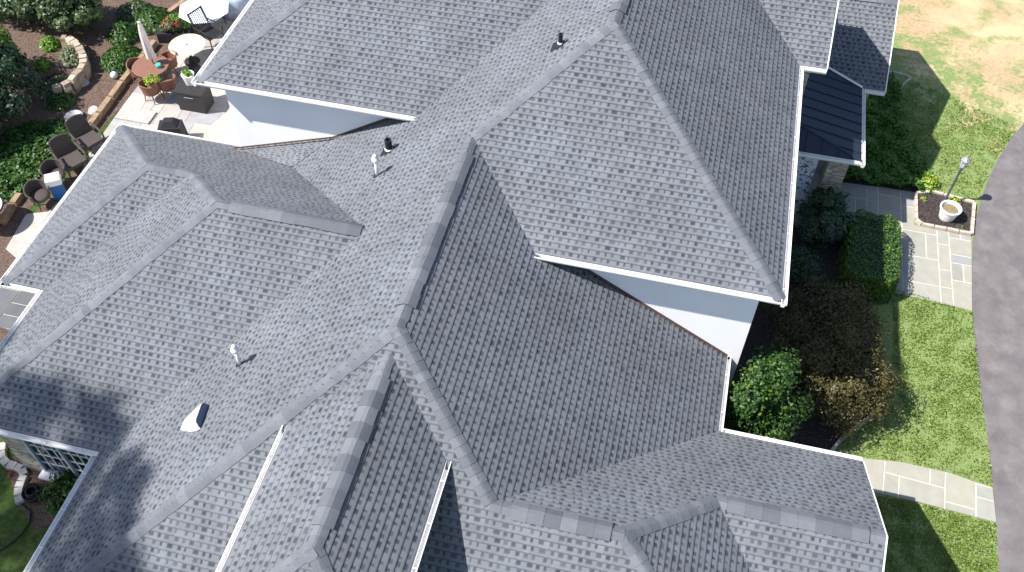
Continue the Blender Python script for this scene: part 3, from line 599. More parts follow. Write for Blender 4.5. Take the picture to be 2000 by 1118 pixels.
# mulch beds
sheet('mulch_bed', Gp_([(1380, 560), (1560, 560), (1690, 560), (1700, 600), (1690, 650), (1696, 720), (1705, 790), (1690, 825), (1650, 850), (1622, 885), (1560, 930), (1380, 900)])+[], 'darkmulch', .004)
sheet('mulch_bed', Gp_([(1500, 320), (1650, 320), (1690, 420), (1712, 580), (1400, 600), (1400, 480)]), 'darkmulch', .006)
sheet('mulch_bed', Gp_([(-420, -260), (520, -260), (470, 40), (330, 110), (200, 250), (110, 330), (20, 470), (-200, 640), (-700, 640)]), 'mulch', .008)
sheet('mulch_bed', Gp_([(20, 470), (175, 300), (200, 480), (120, 570), (-300, 560), (-300, 470)]), 'mulch', .005)
sheet('mulch_bed', Gp_([(10, 900), (50, 880), (190, 900), (160, 960), (120, 1010), (70, 1040), (35, 985)]), 'mulch', .006)
def flags(name, poly, m, z, cell, ang=0., kind='structure', gap=.012, grout=True):
    P = [Vector((p[0], p[1], 0)) for p in poly]; R = Matrix.Rotation(-ang, 3, 'Z'); Ri = Matrix.Rotation(ang, 3, 'Z'); Q = [R @ p for p in P]
    x0, x1 = min(q.x for q in Q), max(q.x for q in Q); y0, y1 = min(q.y for q in Q), max(q.y for q in Q)
    nx, ny = int((x1-x0)/cell)+2, int((y1-y0)/cell)+2; used = set(); b = MB(); rnd = random.Random(len(poly)*31+nx)
    if grout: b.poly([Vector((p.x, p.y, z)) for p in P], 1)
    for j in range(ny):
        for i in range(nx):
            if (i, j) in used: continue
            w_, h_ = rnd.choice([(2, 2), (3, 2), (2, 3), (1, 2), (2, 1), (3, 3)])
            while w_ > 1 and any((i+k, j) in used for k in range(w_)): w_ -= 1
            for a in range(w_):
                for c in range(h_): used.add((i+a, j+c))
            xa, xb, ya, yb = x0+i*cell+gap, x0+(i+w_)*cell-gap, y0+j*cell+gap, y0+(j+h_)*cell-gap
            c = [(q.x, q.y) for q in Q]
            for k, cc, g in ((0, xa, True), (0, xb, False), (1, ya, True), (1, yb, False)):
                if len(c) > 2: c = clip(c, k, cc, g)
            if len(c) < 3: continue
            b.prism([Ri @ Vector((q[0], q[1], 0))+Vector((0, 0, z+.012)) for q in c], .014, 0, rnd.uniform(.02, 1))
    return tag(b.build(name, [M[m], M['grout']]), kind=kind)
up_path = Gp_([(1560, 405), (1570, 360), (1640, 357), (1715, 366), (1787, 377), (1786, 441), (1897, 464), (1898, 607), (1820, 590), (1715, 566), (1690, 500), (1650, 420)])
flags('path', up_path, 'flag', .012, .34, gap=.022)
lo_path = Gp_([(1640, 892), (1690, 897), (1760, 904), (1850, 924), (1938, 954), (1945, 1021), (1880, 1004), (1800, 983), (1705, 962), (1640, 950)])
flags('path', lo_path, 'flag', .014, .36, radians(-4), gap=.02)
flags('patio', [G(175, 300), G(235, 215), G(285, 150), G(345, 90), G(420, 40), G(560, -60), G(700, 40), G(560, 330)], 'patioflag', .02, .34, radians(2))
flags('patio', [G(12, 488), G(52, 420), G(95, 415), G(150, 360), G(175, 300), G(240, 330), G(190, 480), G(60, 530)], 'patioflag', .024, .34, radians(2))
flags('patio', [G(-60, 545), G(100, 545), G(110, 640), G(20, 645), G(-60, 625)], 'shaded_flag', .03, .42)
sheet('mulch_bed', Gp_([(-80, 615), (60, 640), (120, 700), (60, 720), (-80, 720)]), 'mulch', .02)
sheet('patio', [Vector((-13.9, 16.8, 0)), Vector((-11.7, 16.8, 0)), Vector((-11.7, 27, 0)), Vector((-13.4, 27, 0)), Vector((-14.4, 22.8, 0)), Vector((-15.2, 20.2, 0))], 'buff', .042)

# ------------------------------------------------------------------ foliage
def leaf_mesh(pts, size, nrm_, name, m, parent=None, aspect=.55):
    """many small pointed leaves; pts (n,3), normals (n,3)"""
    n = len(pts); P = np.asarray(pts, float); N = np.asarray(nrm_, float); N /= np.linalg.norm(N, axis=1, keepdims=True)+1e-9
    a = rng.normal(size=(n, 3)); t = np.cross(N, a); t /= np.linalg.norm(t, axis=1, keepdims=True)+1e-9; s = np.cross(N, t)
    L = (size*rng.uniform(.65, 1.35, (n, 1))); Wd = L*aspect
    v = np.empty((n, 4, 3)); v[:, 0] = P-t*L*.5; v[:, 1] = P+s*Wd*.5+N*L*.08; v[:, 2] = P+t*L*.5-N*L*.12; v[:, 3] = P-s*Wd*.5+N*L*.08
    me = bpy.data.meshes.new(name); me.vertices.add(n*4); me.vertices.foreach_set('co', v.ravel()); me.loops.add(n*4); me.loops.foreach_set('vertex_index', np.arange(n*4, dtype=np.int32))
    me.polygons.add(n); me.polygons.foreach_set('loop_start', np.arange(0, n*4, 4, dtype=np.int32)); me.polygons.foreach_set('loop_total', np.full(n, 4, dtype=np.int32))
    me.materials.append(M[m]); me.update(); at = me.attributes.new('rnd', 'FLOAT', 'FACE'); at.data.foreach_set('value', rng.beta(2, 2.2, n).astype(np.float32))
    o = bpy.data.objects.new(name, me); COL.objects.link(o)
    if parent is not None: o.parent = parent
    return o
def crown_pts(n, rad, clumps=26, clump=.34, flat=.6, inner=.25):
    """leaf positions in lumpy clumps set about an ellipsoid of half-axes rad, centred at 0"""
    rad = np.array(rad); d = rng.normal(size=(clumps, 3)); d[:, 2] = np.abs(d[:, 2])*1.0-.25; d /= np.linalg.norm(d, axis=1, keepdims=True)
    c = d*rng.uniform(.55, .92, (clumps, 1)); sz = clump*rng.uniform(.6, 1.25, (clumps, 1))
    k = rng.integers(0, clumps, n); e = rng.normal(size=(n, 3)); e /= np.linalg.norm(e, axis=1, keepdims=True); r = rng.uniform(0, 1, (n, 1))**(1/2.2)
    p = c[k]+e*r*sz[k]; q = rng.uniform(0, 1, n) < inner; e2 = rng.normal(size=(n, 3)); e2 /= np.linalg.norm(e2, axis=1, keepdims=True); p[q] = (e2*rng.uniform(.2, .85, (n, 1)))[q]
    nn = e*.8+p*.7+np.array([0, 0, .5])+rng.normal(size=(n, 3))*.45
    return p*rad, nn
def shrub(name, loc, rad, n, size, m, label, cat='shrub', group=None, clumps=26, clump=.34, stems=5, rz=0., lean=(0, 0)):
    t = empty(name, (loc[0], loc[1], 0), rz, label, cat, group); p, nn = crown_pts(n, rad, clumps, clump)
    zc = max(rad[2]*.80, .1); p[:, 2] += zc; p[:, 0] += lean[0]*p[:, 2]; p[:, 1] += lean[1]*p[:, 2]; keep = p[:, 2] > .02
    leaf_mesh(p[keep], size, nn[keep], 'foliage', m, t)
    if stems:
        b = MB()
        for i in range(stems):
            a = 2*pi*i/stems+.4; r = .55*random.uniform(.6, 1); e = Vector((cos(a)*rad[0]*r, sin(a)*rad[1]*r, zc*random.uniform(.9, 1.4)))
            b.tube([(cos(a)*.05, sin(a)*.05, -.02), (e.x*.4, e.y*.4, e.z*.5), e], [.035*rad[2]+.006, .02*rad[2]+.004, .006], 6)
        b.build('stem', M['bark'], t)
    return t
def plant(name, loc, r, h, n, size, m, label, cat='plant', group=None, z=0.):
    a = rng.uniform(0, 2*pi, n); q = rng.uniform(0, 1, n)**.6; p = np.stack([np.cos(a)*q*r, np.sin(a)*q*r, h*(1-q**2*.7)*rng.uniform(.25, 1, n)], 1)
    nn = np.stack([np.cos(a)*q, np.sin(a)*q, np.full(n, .9)], 1)+rng.normal(size=(n, 3))*.3
    o = leaf_mesh(p, size, nn, name, m); o.location = (loc[0], loc[1], z); return tag(o, label, cat, group)
# right-hand garden
c = G(1462, 880); shrub('camellia_shrub', (c.x, c.y), (.92, 1.35, 2.15), 14000, .095, 'leaf_camellia', 'glossy bright green shrub in the dark corner between the white wall and the bronze bush', clumps=34, clump=.30)
t = empty('bronze_shrub', (0, 0, 0), 0, 'big spreading bronze brown shrub beside the lawn, half in the shade', 'shrub')
c = G(1622, 772); t.location = (c.x, c.y, 0); b = MB()
pa, na = crown_pts(22000, (1.55, 1.60, 1.25), 60, .25, inner=.35); pa[:, 2] += .85
pb, nb_ = crown_pts(15000, (1.6, 1.7, 1.0), 48, .28, inner=.35); pb += np.array([-.35, 1.75, .65])
pts_ = np.concatenate([pa, pb]); nns = np.concatenate([na, nb_]); k = pts_[:, 2] > .02; leaf_mesh(pts_[k], .085, nns[k], 'foliage', 'leaf_bronze', t, aspect=.42)
for i in range(9):
    a = i*.7; b.tube([(0, 0, 0), (cos(a)*.5, sin(a)*.6, .6), (cos(a)*1.1, sin(a)*1.3, 1.0)], [.05, .03, .012], 6)
b.build('stem', M['bark'], t)
# clipped hedge beside the path
def hedge():
    c = G(1690, 516); t = empty('hedge', (c.x-.02, c.y-.1, 0), radians(-2), 'clipped box hedge with rounded end beside the flagstone path', 'hedge')
    n = 11000; hx, hy, hz = .80, 1.38, .95; p = rng.uniform(-1, 1, (n, 3)); f = rng.integers(0, 5, n); nn = np.zeros((n, 3))
    for k_, (ax, sg) in enumerate(((0, -1), (0, 1), (1, -1), (1, 1), (2, 1))):
        q = f == k_; p[q, ax] = sg*(1-np.abs(rng.normal(size=q.sum()))*.07); nn[q, ax] = sg
    # round the corners
    rr = np.sqrt(p[:, 0]**2+p[:, 1]**2); k4 = (np.abs(p[:, 0])**4+np.abs(p[:, 1])**4)**.25; p[:, :2] /= np.maximum(k4, .0001)[:, None]/np.minimum(k4, 1)[:, None]
    tz = (p[:, 2]+1)/2; bulge = 1+.05*np.sin(p[:, 1]*9+2)*np.cos(p[:, 0]*6); p[:, 0] *= hx*bulge*(1-.10*tz**4); p[:, 1] *= hy*bulge*(1-.05*tz**4); p[:, 2] = tz*hz+rng.normal(size=n)*.02
    nn += rng.normal(size=(n, 3))*.5+np.array([0, 0, .3]); leaf_mesh(p, .06, nn, 'foliage', 'leaf_hedge', t)
    bb = MB(); bb.box((0, 0, .42), (hx*1.72, hy*1.8, .84), taper=.92); bb.build('inner_twigs', M['leaf_dark'], t)
    bb = MB()
    bb.tube([(0, -1.2, -.02), (.03, -.9, .3), (0, 0, .4), (.03, .9, .3), (0, 1.2, -.02)], .03, 6)
    bb.build('stem', M['bark'], t)
hedge()
c = G(1596, 470); shrub('blue_green_shrub', (c.x, c.y), (.85, .95, 1.05), 6500, .10, 'leaf_dark', 'dark blue green needled shrub against the house left of the clipped hedge', clumps=40, clump=.22)
c = G(1560, 548); shrub('low_shrub', (c.x, c.y), (.6, .8, .6), 2500, .07, 'leaf_dark', 'low dark shrub in deep shade just below the blue green shrub by the house')
# a lush ground cover
def cover(name, poly, n, h, size, m, label=None):
    P = [(p[0], p[1]) for p in poly]; x0, x1 = min(p[0] for p in P), max(p[0] for p in P); y0, y1 = min(p[1] for p in P), max(p[1] for p in P); out = []
    X = rng.uniform(x0, x1, n*3); Y = rng.uniform(y0, y1, n*3); ins = np.zeros(n*3, bool)
    for i in range(len(P)):
        (xa, ya), (xb, yb) = P[i], P[(i+1) % len(P)]; cnd = ((ya > Y) != (yb > Y)); ins ^= cnd & (X < (xb-xa)*(Y-ya)/((yb-ya) if yb != ya else 1e-9)+xa)
    X, Y = X[ins][:n], Y[ins][:n]; hh = h*(.45+.55*np.abs(np.sin(X*2.3+1)*np.cos(Y*1.9))+.3*np.sin(X*7)*np.sin(Y*6))*rng.uniform(.5, 1.1, len(X))
    nn = rng.normal(size=(len(X), 3))*.45+np.array([0, 0, 1.]); o = leaf_mesh(np.stack([X, Y, np.maximum(hh, .02)], 1), size, nn, name, m, aspect=.8); return tag(o, label, 'ground cover' if label else None, kind='stuff')
ivy = Gp_([(1640, 300), (1688, 180), (1740, 150), (1757, 190), (1762, 250), (1790, 300), (1820, 350), (1815, 382), (1750, 372), (1650, 358), (1600, 350)])
cover('ivy', ivy, 15000, .38, .09, 'leaf_ivy', 'thick green ivy ground cover between porch roof and lawn')
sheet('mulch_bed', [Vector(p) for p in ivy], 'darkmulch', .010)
c = G(1812, 362); plant('small_plant', c, .33, .45, 420, .08, 'leaf_yellow', 'small yellow green plant on the corner of the ivy above the planting bed')
c = G(1803, 392); plant('small_plant', c, .12, .15, 60, .07, 'leaf_yellow', 'tiny yellow green seedling in the mulch at the top left of the planting bed')
c = G(1862, 398); plant('small_plant', c, .20, .28, 150, .08, 'leaf_yellow', 'small leafy plant in the mulch right beside the lamp post')
c = G(1878, 446); plant('small_plant', c, .22, .12, 110, .07, 'leaf_grey', 'flat greyish plant in the mulch near the driveway corner of the planting bed')
# planting bed, its edging, pot and lamp
bedp = Gp_([(1786, 378), (1818, 380), (1900, 398), (1896, 460), (1788, 440)]); bedp = Gp_([(1787, 380), (1822, 378), (1901, 399), (1896, 460), (1799, 441), (1788, 432)])
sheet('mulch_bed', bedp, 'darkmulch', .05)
def edging(name, pts, w_, h, m, label, closed=False, blk=.32, cat='edging'):
    b = MB(); P = [Vector((p[0], p[1], 0)) for p in pts]; n = len(P)
    for i in range(n if closed else n-1):
        a, c_ = P[i], P[(i+1) % n]; L = (c_-a).length; k = max(1, round(L/blk)); d = (c_-a)/L; ang = math.atan2(d.y, d.x)
        for j in range(k): b.box(a+d*(L*(j+.5)/k)+Vector((0, 0, h/2)), (L/k-.012, w_*random.uniform(.9, 1.1), h*random.uniform(.9, 1.08)), ang+random.uniform(-.02, .02), 0, random.uniform(.02, 1), .93)
    return tag(b.build(name, M[m]), label, cat)
edging('bed_edging', bedp, .10, .11, 'edge', 'pinkish stone edging round the small planting bed with the lamp post', True)
edging('bed_edging', Gp_([(1728, 141), (1752, 144), (1770, 149), (1779, 155)]), .07, .06, 'edge', 'thin curved stone edging at the top corner of the ivy beside the dry lawn')
edging('bed_edging', Gp_([(1779, 153), (1766, 164), (1758, 180), (1756, 200), (1757, 225)]), .06, .05, 'edge', 'thin edging strip crossing the shaded grass right of the ivy')
edging('bed_edging', Gp_([(1622, 884), (1640, 862), (1656, 847), (1672, 838), (1690, 824), (1702, 812)]), .09, .08, 'edge', 'curved pale edging between the bronze shrub bed and the lawn')
c = G(1846, 428); t = empty('flower_pot', (c.x, c.y, .05), 0, 'white tapered stone flower pot standing in the planting bed', 'pot')
one(lambda b: b.lathe((0, 0, 0), [(.20, 0), (.225, .05), (.285, .36), (.315, .40), (.32, .45), (.27, .45), (.255, .38), (.25, .36)], 28), 'pot_body', M['whitepot'], t, False)
one(lambda b: b.lathe((0, 0, .36), [(.25, 0), (.0, .02)], 20), 'soil', M['soil'], t)
c = G(1842, 399); t = empty('lamp_post', (c.x, c.y, .05), 0, 'grey lamp post with a glass lantern beside the driveway', 'lamp post')
one(lambda b: (b.lathe((0, 0, 0), [(.07, 0), (.06, .10), (.042, .14), (.034, .2), (.030, 1.42), (.045, 1.45), (.045, 1.50)], 14), b.tube([(-.16, 0, 1.28), (.16, 0, 1.28)], .012, 6)), 'pole', M['steel'], t, True)
lt = one(lambda b: (b.lathe((0, 0, 1.5), [(.05, 0), (.075, .03), (.115, .27), (.12, .28)], 8)), 'lantern', M['lampglass'], t)
one(lambda b: b.lathe((0, 0, 1.78), [(.15, 0), (.14, .03), (.06, .11), (.03, .13), (.03, .16), (0, .2)], 8), 'lantern_cap', M['greybin'], lt)
one(lambda b: [b.tube([(.075*cos(a), .075*sin(a), 1.53), (.118*cos(a), .118*sin(a), 1.78)], .007, 4) for a in [k*pi/4 for k in range(8)]], 'lantern_frame', M['greybin'], lt)

# grass blades standing in the lawn
def tufts(poly, n, name='grass'):
    P = [(p[0], p[1]) for p in poly]; x0, x1 = min(p[0] for p in P), max(p[0] for p in P); y0, y1 = min(p[1] for p in P), max(p[1] for p in P)
    X = rng.uniform(x0, x1, n*3); Y = rng.uniform(y0, y1, n*3); ins = np.zeros(n*3, bool)
    for i in range(len(P)):
        (xa, ya), (xb, yb) = P[i], P[(i+1) % len(P)]; cnd = ((ya > Y) != (yb > Y)); ins ^= cnd & (X < (xb-xa)*(Y-ya)/((yb-ya) if yb != ya else 1e-9)+xa)
    X, Y = X[ins][:n], Y[ins][:n]; cl = np.sin(X*5.1+np.sin(Y*3)*2)*np.sin(Y*4.3+np.sin(X*2.7)*2)
    k = rng.uniform(-.9, 1.2, len(X)) < cl+.35; X, Y = X[k], Y[k]
    nn = rng.normal(size=(len(X), 3))+np.array([0, 0, .4]); o = leaf_mesh(np.stack([X, Y, rng.uniform(.005, .04, len(X))], 1), .075, nn, name, 'blade', aspect=.28); return tag(o, kind='stuff')
M['blade'] = leafs('grass_blade', [(.10, .19, .028), (.15, .25, .04), (.22, .31, .07), (.32, .36, .13)], .3)
tufts(Gp_([(1740, 560), (1900, 612), (1912, 740), (1936, 920), (1938, 952), (1850, 922), (1760, 902), (1620, 885), (1690, 826), (1740, 780), (1745, 640)]), 18000)
tufts(Gp_([(1690, 965), (1800, 985), (1944, 1024), (1950, 1130), (1700, 1130)]), 11000)
tufts(Gp_([(1822, 376), (1760, 250), (1757, 200), (1780, 155), (1990, 250), (1950, 305), (1925, 352), (1902, 397)]), 11000)

# ------------------------------------------------------------------ left-hand garden
for u, v, rx, ry, rz_, n, lab in ((50, 36, 2.6, 1.2, 1.1, 11000, 'large leafy shrub in the top left corner of the garden'), (152, 52, 1.4, 1.3, 1.2, 8000, 'pale green rounded shrub between the corner shrub and the patio umbrella'),):
    c = G(u, v); shrub('garden_shrub', (c.x, c.y), (rx, ry, rz_), n, .15, 'leaf_rhodo', lab, group='garden shrubs', clumps=44, clump=.24)
c = G(-8, 235); shrub('garden_shrub', (c.x, c.y), (1.5, 2.5, 1.5), 15000, .13, 'leaf_dark', 'big dark green shrub at the left edge of the picture', group='garden shrubs', clumps=54, clump=.22)
c = G(10, 150); shrub('garden_shrub', (c.x, c.y), (.9, .9, 1.4), 5000, .13, 'leaf_bright', 'sunlit yellow green shrub at the left edge above the dark one', group='garden shrubs', clumps=26)
for u, v, r, h, m_, lab in ((100, 92, .36, .45, 'leaf_bright', 'small bright green plant below the top left shrub'), (84, 132, .32, .35, 'leaf_bright', 'bright green plant inside the curved stone wall'), (146, 116, .55, .5, 'leaf_grey', 'grey green mounded plant behind the curved stone wall'), (243, 74, .60, .6, 'leaf_shaded', 'dark green leafy plant in the mulch above the strappy plant'), (240, 120, .75, .5, 'leaf_shaded', 'strappy green plant with yellow tips beside the timber edging'), (120, 200, .5, .35, 'leaf_shaded', 'green plant at the foot of the curved stone wall'), (108, 172, .7, .3, 'leaf_grey', 'straggly plant inside the lower end of the curved wall'), (300, 45, .8, .5, 'leaf_shaded', 'dark plant in the bed left of the glass topped table'), (265, 28, .7, .4, 'leaf_rhodo', 'low plant near the top of the mulch bed'), (352, 62, .55, .35, 'leaf_bright', 'light green plant in the trough below the red flowers')):
    c = G(u, v); plant('garden_plant', c, r, h, int(650*r*r/.2), .11, m_, lab, group='small plants in the mulch bed', z=.32 if u == 352 else 0.)
cover('ground_cover', Gp_([(60, 240), (150, 240), (160, 300), (110, 330), (80, 345), (30, 395), (0, 400), (-60, 400), (-60, 290)]), 5200, .20, .12, 'leaf_shaded', 'dark green ground cover behind the wicker chairs')
# curved stone retaining wall
def rwall():
    P = [G(*q) for q in ((128, 96), (140, 96), (152, 102), (163, 114), (171, 130), (172, 146), (166, 158), (155, 170), (144, 182), (130, 190), (112, 194))]; b = MB(); rnd = random.Random(3)
    for lay in range(4):
        for i in range(len(P)-1):
            a, c_ = P[i], P[i+1]; L = (c_-a).length; k = max(1, round(L/.30)); d = (c_-a)/L
            for j in range(k): b.box(a+d*(L*(j+.5+rnd.uniform(-.1, .1))/k)+Vector((0, 0, .07+lay*.13)), (L/k*rnd.uniform(.85, 1.), .26*rnd.uniform(.8, 1.1), .13), math.atan2(d.y, d.x)+rnd.uniform(-.12, .12), 0, rnd.uniform(.02, 1) if lay < 3 else rnd.uniform(.6, 1), .9)
    tag(b.build('retaining_wall', M['wallstone']), 'low curved dry stone retaining wall in the garden', 'wall')
rwall()
def timber(name, pts, label, h=.24):
    b = MB()
    for i in range(len(pts)-1):
        a, c_ = pts[i], pts[i+1]; d = c_-a; L = d.length; b.box((a+c_)/2+Vector((0, 0, h/2)), (L-.03, .19, h), math.atan2(d.y, d.x), 0, 0, .96)
    tag(b.build(name, M['timber']), label, 'edging')
timber('timber_edging', [G(172, 262), G(196, 230), G(219, 199), G(241, 168), G(262, 142), G(283, 116), G(305, 88)], 'long timber edging between mulch bed and patio')
timber('timber_edging', [G(330, 32), G(352, 16), G(380, -4)], 'short piece of timber edging at the top beside the glass topped table', .2)
timber('timber_edging', [G(6, 440), G(28, 405), G(42, 385)], 'short timber edging behind the lowest wicker chair', .2)
for u, v, lab in ((184, 218, 'pale flat stone in the mulch beside the timber edging'), (163, 164, 'white stone at the foot of the curved garden wall')):
    c = G(u, v); b = MB(); b.lathe((0, 0, 0), [(.20, 0), (.22, .05), (.16, .11), (0, .12)], 9, wob=.12); o = b.build('stone', M['edgew']); o.location = (c.x, c.y, 0); tag(o, lab, 'stone')
c = G(225, 153); o = one(lambda b: b.lathe((0, 0, 0), [(0, 0)]+[(.13*sin(a), .13-.13*cos(a)) for a in [pi*k/10 for k in range(1, 10)]]+[(0, .26)], 18), 'gazing_ball', M['paleglobe'], None, True); o.location = (c.x, c.y, 0); tag(o, 'pale blue glass ball lying in the mulch bed', 'ball')
c = G(146, 232); t = empty('dog_bowl', (c.x, c.y, 0), 0, 'round grey metal bowl lying in the mulch below the curved wall', 'bowl')
one(lambda b: b.lathe((0, 0, 0), [(.22, 0), (.29, .10), (.31, .12), (.28, .12), (.2, .03), (0, .03)], 22), 'bowl_body', M['greybin'], t, True); one(lambda b: b.lathe((.04, -.03, .035), [(.13, 0), (.12, .03), (0, .04)], 14), 'bowl_content', M['soil'], t)

# patio furniture
def round_chair(name, m, label, group, loc, rz, seat='cushion', h=.78):
    t = empty(name, loc, rz, label, 'chair', group)
    def shell(b):
        n = 18; vs = []
        for i in range(n+1):
            a = radians(-125+250*i/n)+pi/2; top = h-.16*abs(i/n-.5)*2
            for r_, z_ in ((.28, .36), (.35, top), (.325, top+.01), (.26, .38)): vs.append(Vector((cos(a)*r_, sin(a)*r_, z_)))
        b.add(vs, [(i*4+k, i*4+(k+1) % 4, (i+1)*4+(k+1) % 4, (i+1)*4+k) for i in range(n) for k in range(4)]); b.add(vs[:4], [(0, 1, 2, 3)]); b.add(vs[-4:], [(0, 1, 2, 3)])
        b.tube([(cos(radians(-35+250*i/n))*.337, sin(radians(-35+250*i/n))*.337, h-.16*abs(i/n-.5)*2+.005) for i in range(n+1)], .024, 8)
    one(shell, 'backrest', M[m], t)
    one(lambda b: b.lathe((0, 0, .34), [(.27, 0), (.30, .03), (.29, .10), (.2, .13), (0, .14)], 20), 'seat', M[seat], t, True)
    for a in (45, 135, 225, 315): one(lambda b: b.tube([(.24*cos(radians(a)), .24*sin(radians(a)), .36), (.30*cos(radians(a)), .30*sin(radians(a)), 0)], [.022, .016], 8), 'leg', M[m], t)
    return t
def wicker_arm(name, label, group, loc, rz):
    t = empty(name, loc, rz, label, 'chair', group)
    def back(b):
        n = 8; vs = []
        for i in range(n+1):
            a = -1+2*i/n
            for k in range(5): s_ = k/4; vs.append(Vector((a*(.34-.05*s_), .30+.22*s_-.10*(1-a*a)*-.3, .38+.60*s_-.06*a*a*s_)))
        q = [v+Vector((0, .045, .0)) for v in vs]; N_ = len(vs)
        b.add(vs+q, [(i*5+k, i*5+k+1, (i+1)*5+k+1, (i+1)*5+k) for i in range(n) for k in range(4)]+[(N_+i*5+k, N_+i*5+k+1, N_+(i+1)*5+k+1, N_+(i+1)*5+k) for i in range(n) for k in range(4)])
        b.tube([v+Vector((0, .02, .01)) for v in [vs[i*5+4] for i in range(n+1)]], .03, 6)
        for e in (0, n): b.tube([vs[e*5+k]+Vector((0, .02, 0)) for k in range(5)], .028, 6)
    one(back, 'backrest', M['wicker'], t)
    one(lambda b: b.box((0, 0, .36), (.66, .66, .12)), 'seat', M['wicker'], t)
    for sx in (-1, 1): one(lambda b: b.tube([(sx*.36, .34, .66), (sx*.38, .1, .64), (sx*.38, -.26, .60), (sx*.36, -.32, .52), (sx*.35, -.32, .34)], .035, 8), 'armrest', M['wicker'], t)
    for sx in (-1, 1):
        for sy in (-1, 1): one(lambda b: b.tube([(sx*.31, sy*.29, .34), (sx*.33, sy*.31, 0)], [.03, .022], 8), 'leg', M['wicker'], t)
    return t
gw_ = 'dark wicker chairs along the garden edge'
c = G(182, 292); wa = wicker_arm('wicker_chair', 'topmost dark wicker armchair by the roof edge', gw_, (c.x, c.y, .03), radians(62))
for (u, v), lab in (((150, 332), 'second dark wicker armchair from the top by the roof edge'),):
    c = G(u, v); k = copy_tree(wa); k.location = (c.x, c.y, .03); k.rotation_euler = (0, 0, radians(58)); k['label'] = lab
c = G(118, 362); rc = round_chair('wicker_chair', 'wicker', 'round backed dark wicker chair behind the white and blue box', gw_, (c.x, c.y, .03), radians(55), 'wicker')
c = G(88, 402); k = copy_tree(rc); k.location = (c.x, c.y, .03); k.rotation_euler = (0, 0, radians(60)); k['label'] = 'lowest dark wicker chair with a rounded back on the pale slabs'
c = G(120, 384); t = empty('cooler_box', (c.x, c.y, .03), radians(35), 'white and blue cooler box beside the roof edge', 'cooler')
one(lambda b: b.box((0, 0, .30), (.36, .30, .60), taper=1.03), 'box_body', M['blue'], t); one(lambda b: b.box((0, 0, .69), (.44, .40, .20), taper=.94), 'lid', M['white'], t)
c = G(-14, 440); t = empty('round_table', (c.x, c.y, .03), 0, 'pale round table with dark rim cut off by the left picture edge', 'table')
one(lambda b: b.lathe((0, 0, .70), [(.56, 0), (.58, .02), (.56, .035), (0, .035)], 30), 'tabletop', M['white'], t); one(lambda b: b.tube([(.575*cos(a), .575*sin(a), .715) for a in [2*pi*k/30 for k in range(30)]], .03, 6, closed=True), 'rim', M['iron'], t); one(lambda b: b.lathe((0, 0, 0), [(.25, 0), (.05, .05), (.04, .7)], 14), 'table_base', M['iron'], t)
# brown dining set with closed umbrella
c0 = G(306, 163); t = empty('round_table', (c0.x, c0.y, .03), 0, 'red brown round table carrying the closed umbrella', 'table')
one(lambda b: b.lathe((0, 0, .68), [(.58, 0), (.62, .02), (.60, .045), (0, .045)], 32), 'tabletop', M['brownwicker'], t)
for a in (20, 110, 200, 290): one(lambda b: b.tube([(.4*cos(radians(a)), .4*sin(radians(a)), .68), (.45*cos(radians(a)), .45*sin(radians(a)), 0)], [.03, .022], 8), 'leg', M['brownwicker'], t)
t = empty('umbrella', (c0.x+.05, c0.y+.12, .03), 0, 'closed pale pink garden umbrella standing through the brown table', 'umbrella')
one(lambda b: b.tube([(0, 0, 0), (0, 0, 2.35)], .022, 8), 'pole', M['steel'], t)
one(lambda b: b.lathe((0, 0, 0), [(.06, .95), (.15, 1.0), (.135, 1.4), (.11, 1.9), (.07, 2.25), (.05, 2.32), (.055, 2.38), (0, 2.42)], 20, wob=.10), 'canopy', M['canvas'], t)
gb_ = 'red brown wicker chairs round the table'
c = G(280, 160); bc = round_chair('wicker_chair', 'brownwicker', 'red brown round backed chair left of the umbrella table', gb_, (c.x, c.y, .03), radians(75))
for (u, v), a, lab in (((336, 145), -60, 'red brown chair with rounded back at the upper right of the umbrella table'), ((303, 196), 165, 'red brown chair at the near side of the umbrella table'), ((333, 186), 215, 'red brown chair between the umbrella table and the charcoal deck box')):
    c = G(u, v); k = copy_tree(bc); k.location = (c.x, c.y, .03); k.rotation_euler = (0, 0, radians(a)); k['label'] = lab
c = G(299, 166, .76); t = empty('flower_pot', (c.x, c.y, .755), 0, 'pot of yellow green flowers on the brown umbrella table', 'pot'); 
one(lambda b: b.lathe((0, 0, 0), [(.12, 0), (.17, .14), (.15, .14), (0, .12)], 16), 'pot_body', M['brownwicker'], t); pt, pn = crown_pts(500, (.27, .27, .16), 12, .4); pt[:, 2] += .2; leaf_mesh(pt, .06, pn, 'foliage', 'leaf_yellow', t)
c = G(322, 140, .6); plant('garden_plant', G(320, 146), .25, .9, 220, .09, 'leaf_rhodo', 'tall thin potted plant just right of the closed umbrella')
c = G(327, 156, .76); o = one(lambda b: b.lathe((0, 0, 0), [(.07, 0), (.09, .13), (.08, .13), (0, .12)], 14), 'tea_light_cup', M['teal'], None, True); o.location = (c0.x+.33, c0.y-.02, .756); tag(o, 'small turquoise cup on the brown umbrella table', 'cup')
c = G(376, 122); t = empty('round_table', (c.x, c.y, .03), 0, 'cream topped round patio table beside the roof corner', 'table')
one(lambda b: b.lathe((0, 0, .68), [(.60, 0), (.63, .02), (.62, .04), (0, .045)], 36), 'tabletop', M['cream'], t); one(lambda b: b.lathe((0, 0, .722), [(.035, 0), (.03, .015), (0, .016)], 12), 'umbrella_hole_cap', M['iron'], t); one(lambda b: b.lathe((0, 0, 0), [(.28, 0), (.26, .04), (.05, .08), (.045, .68)], 18), 'table_base', M['iron'], t)
c = G(408, 52); t = empty('glass_table', (c.x, c.y, .03), 0, 'large round table with pale reflective glass top at the top of the patio', 'table')
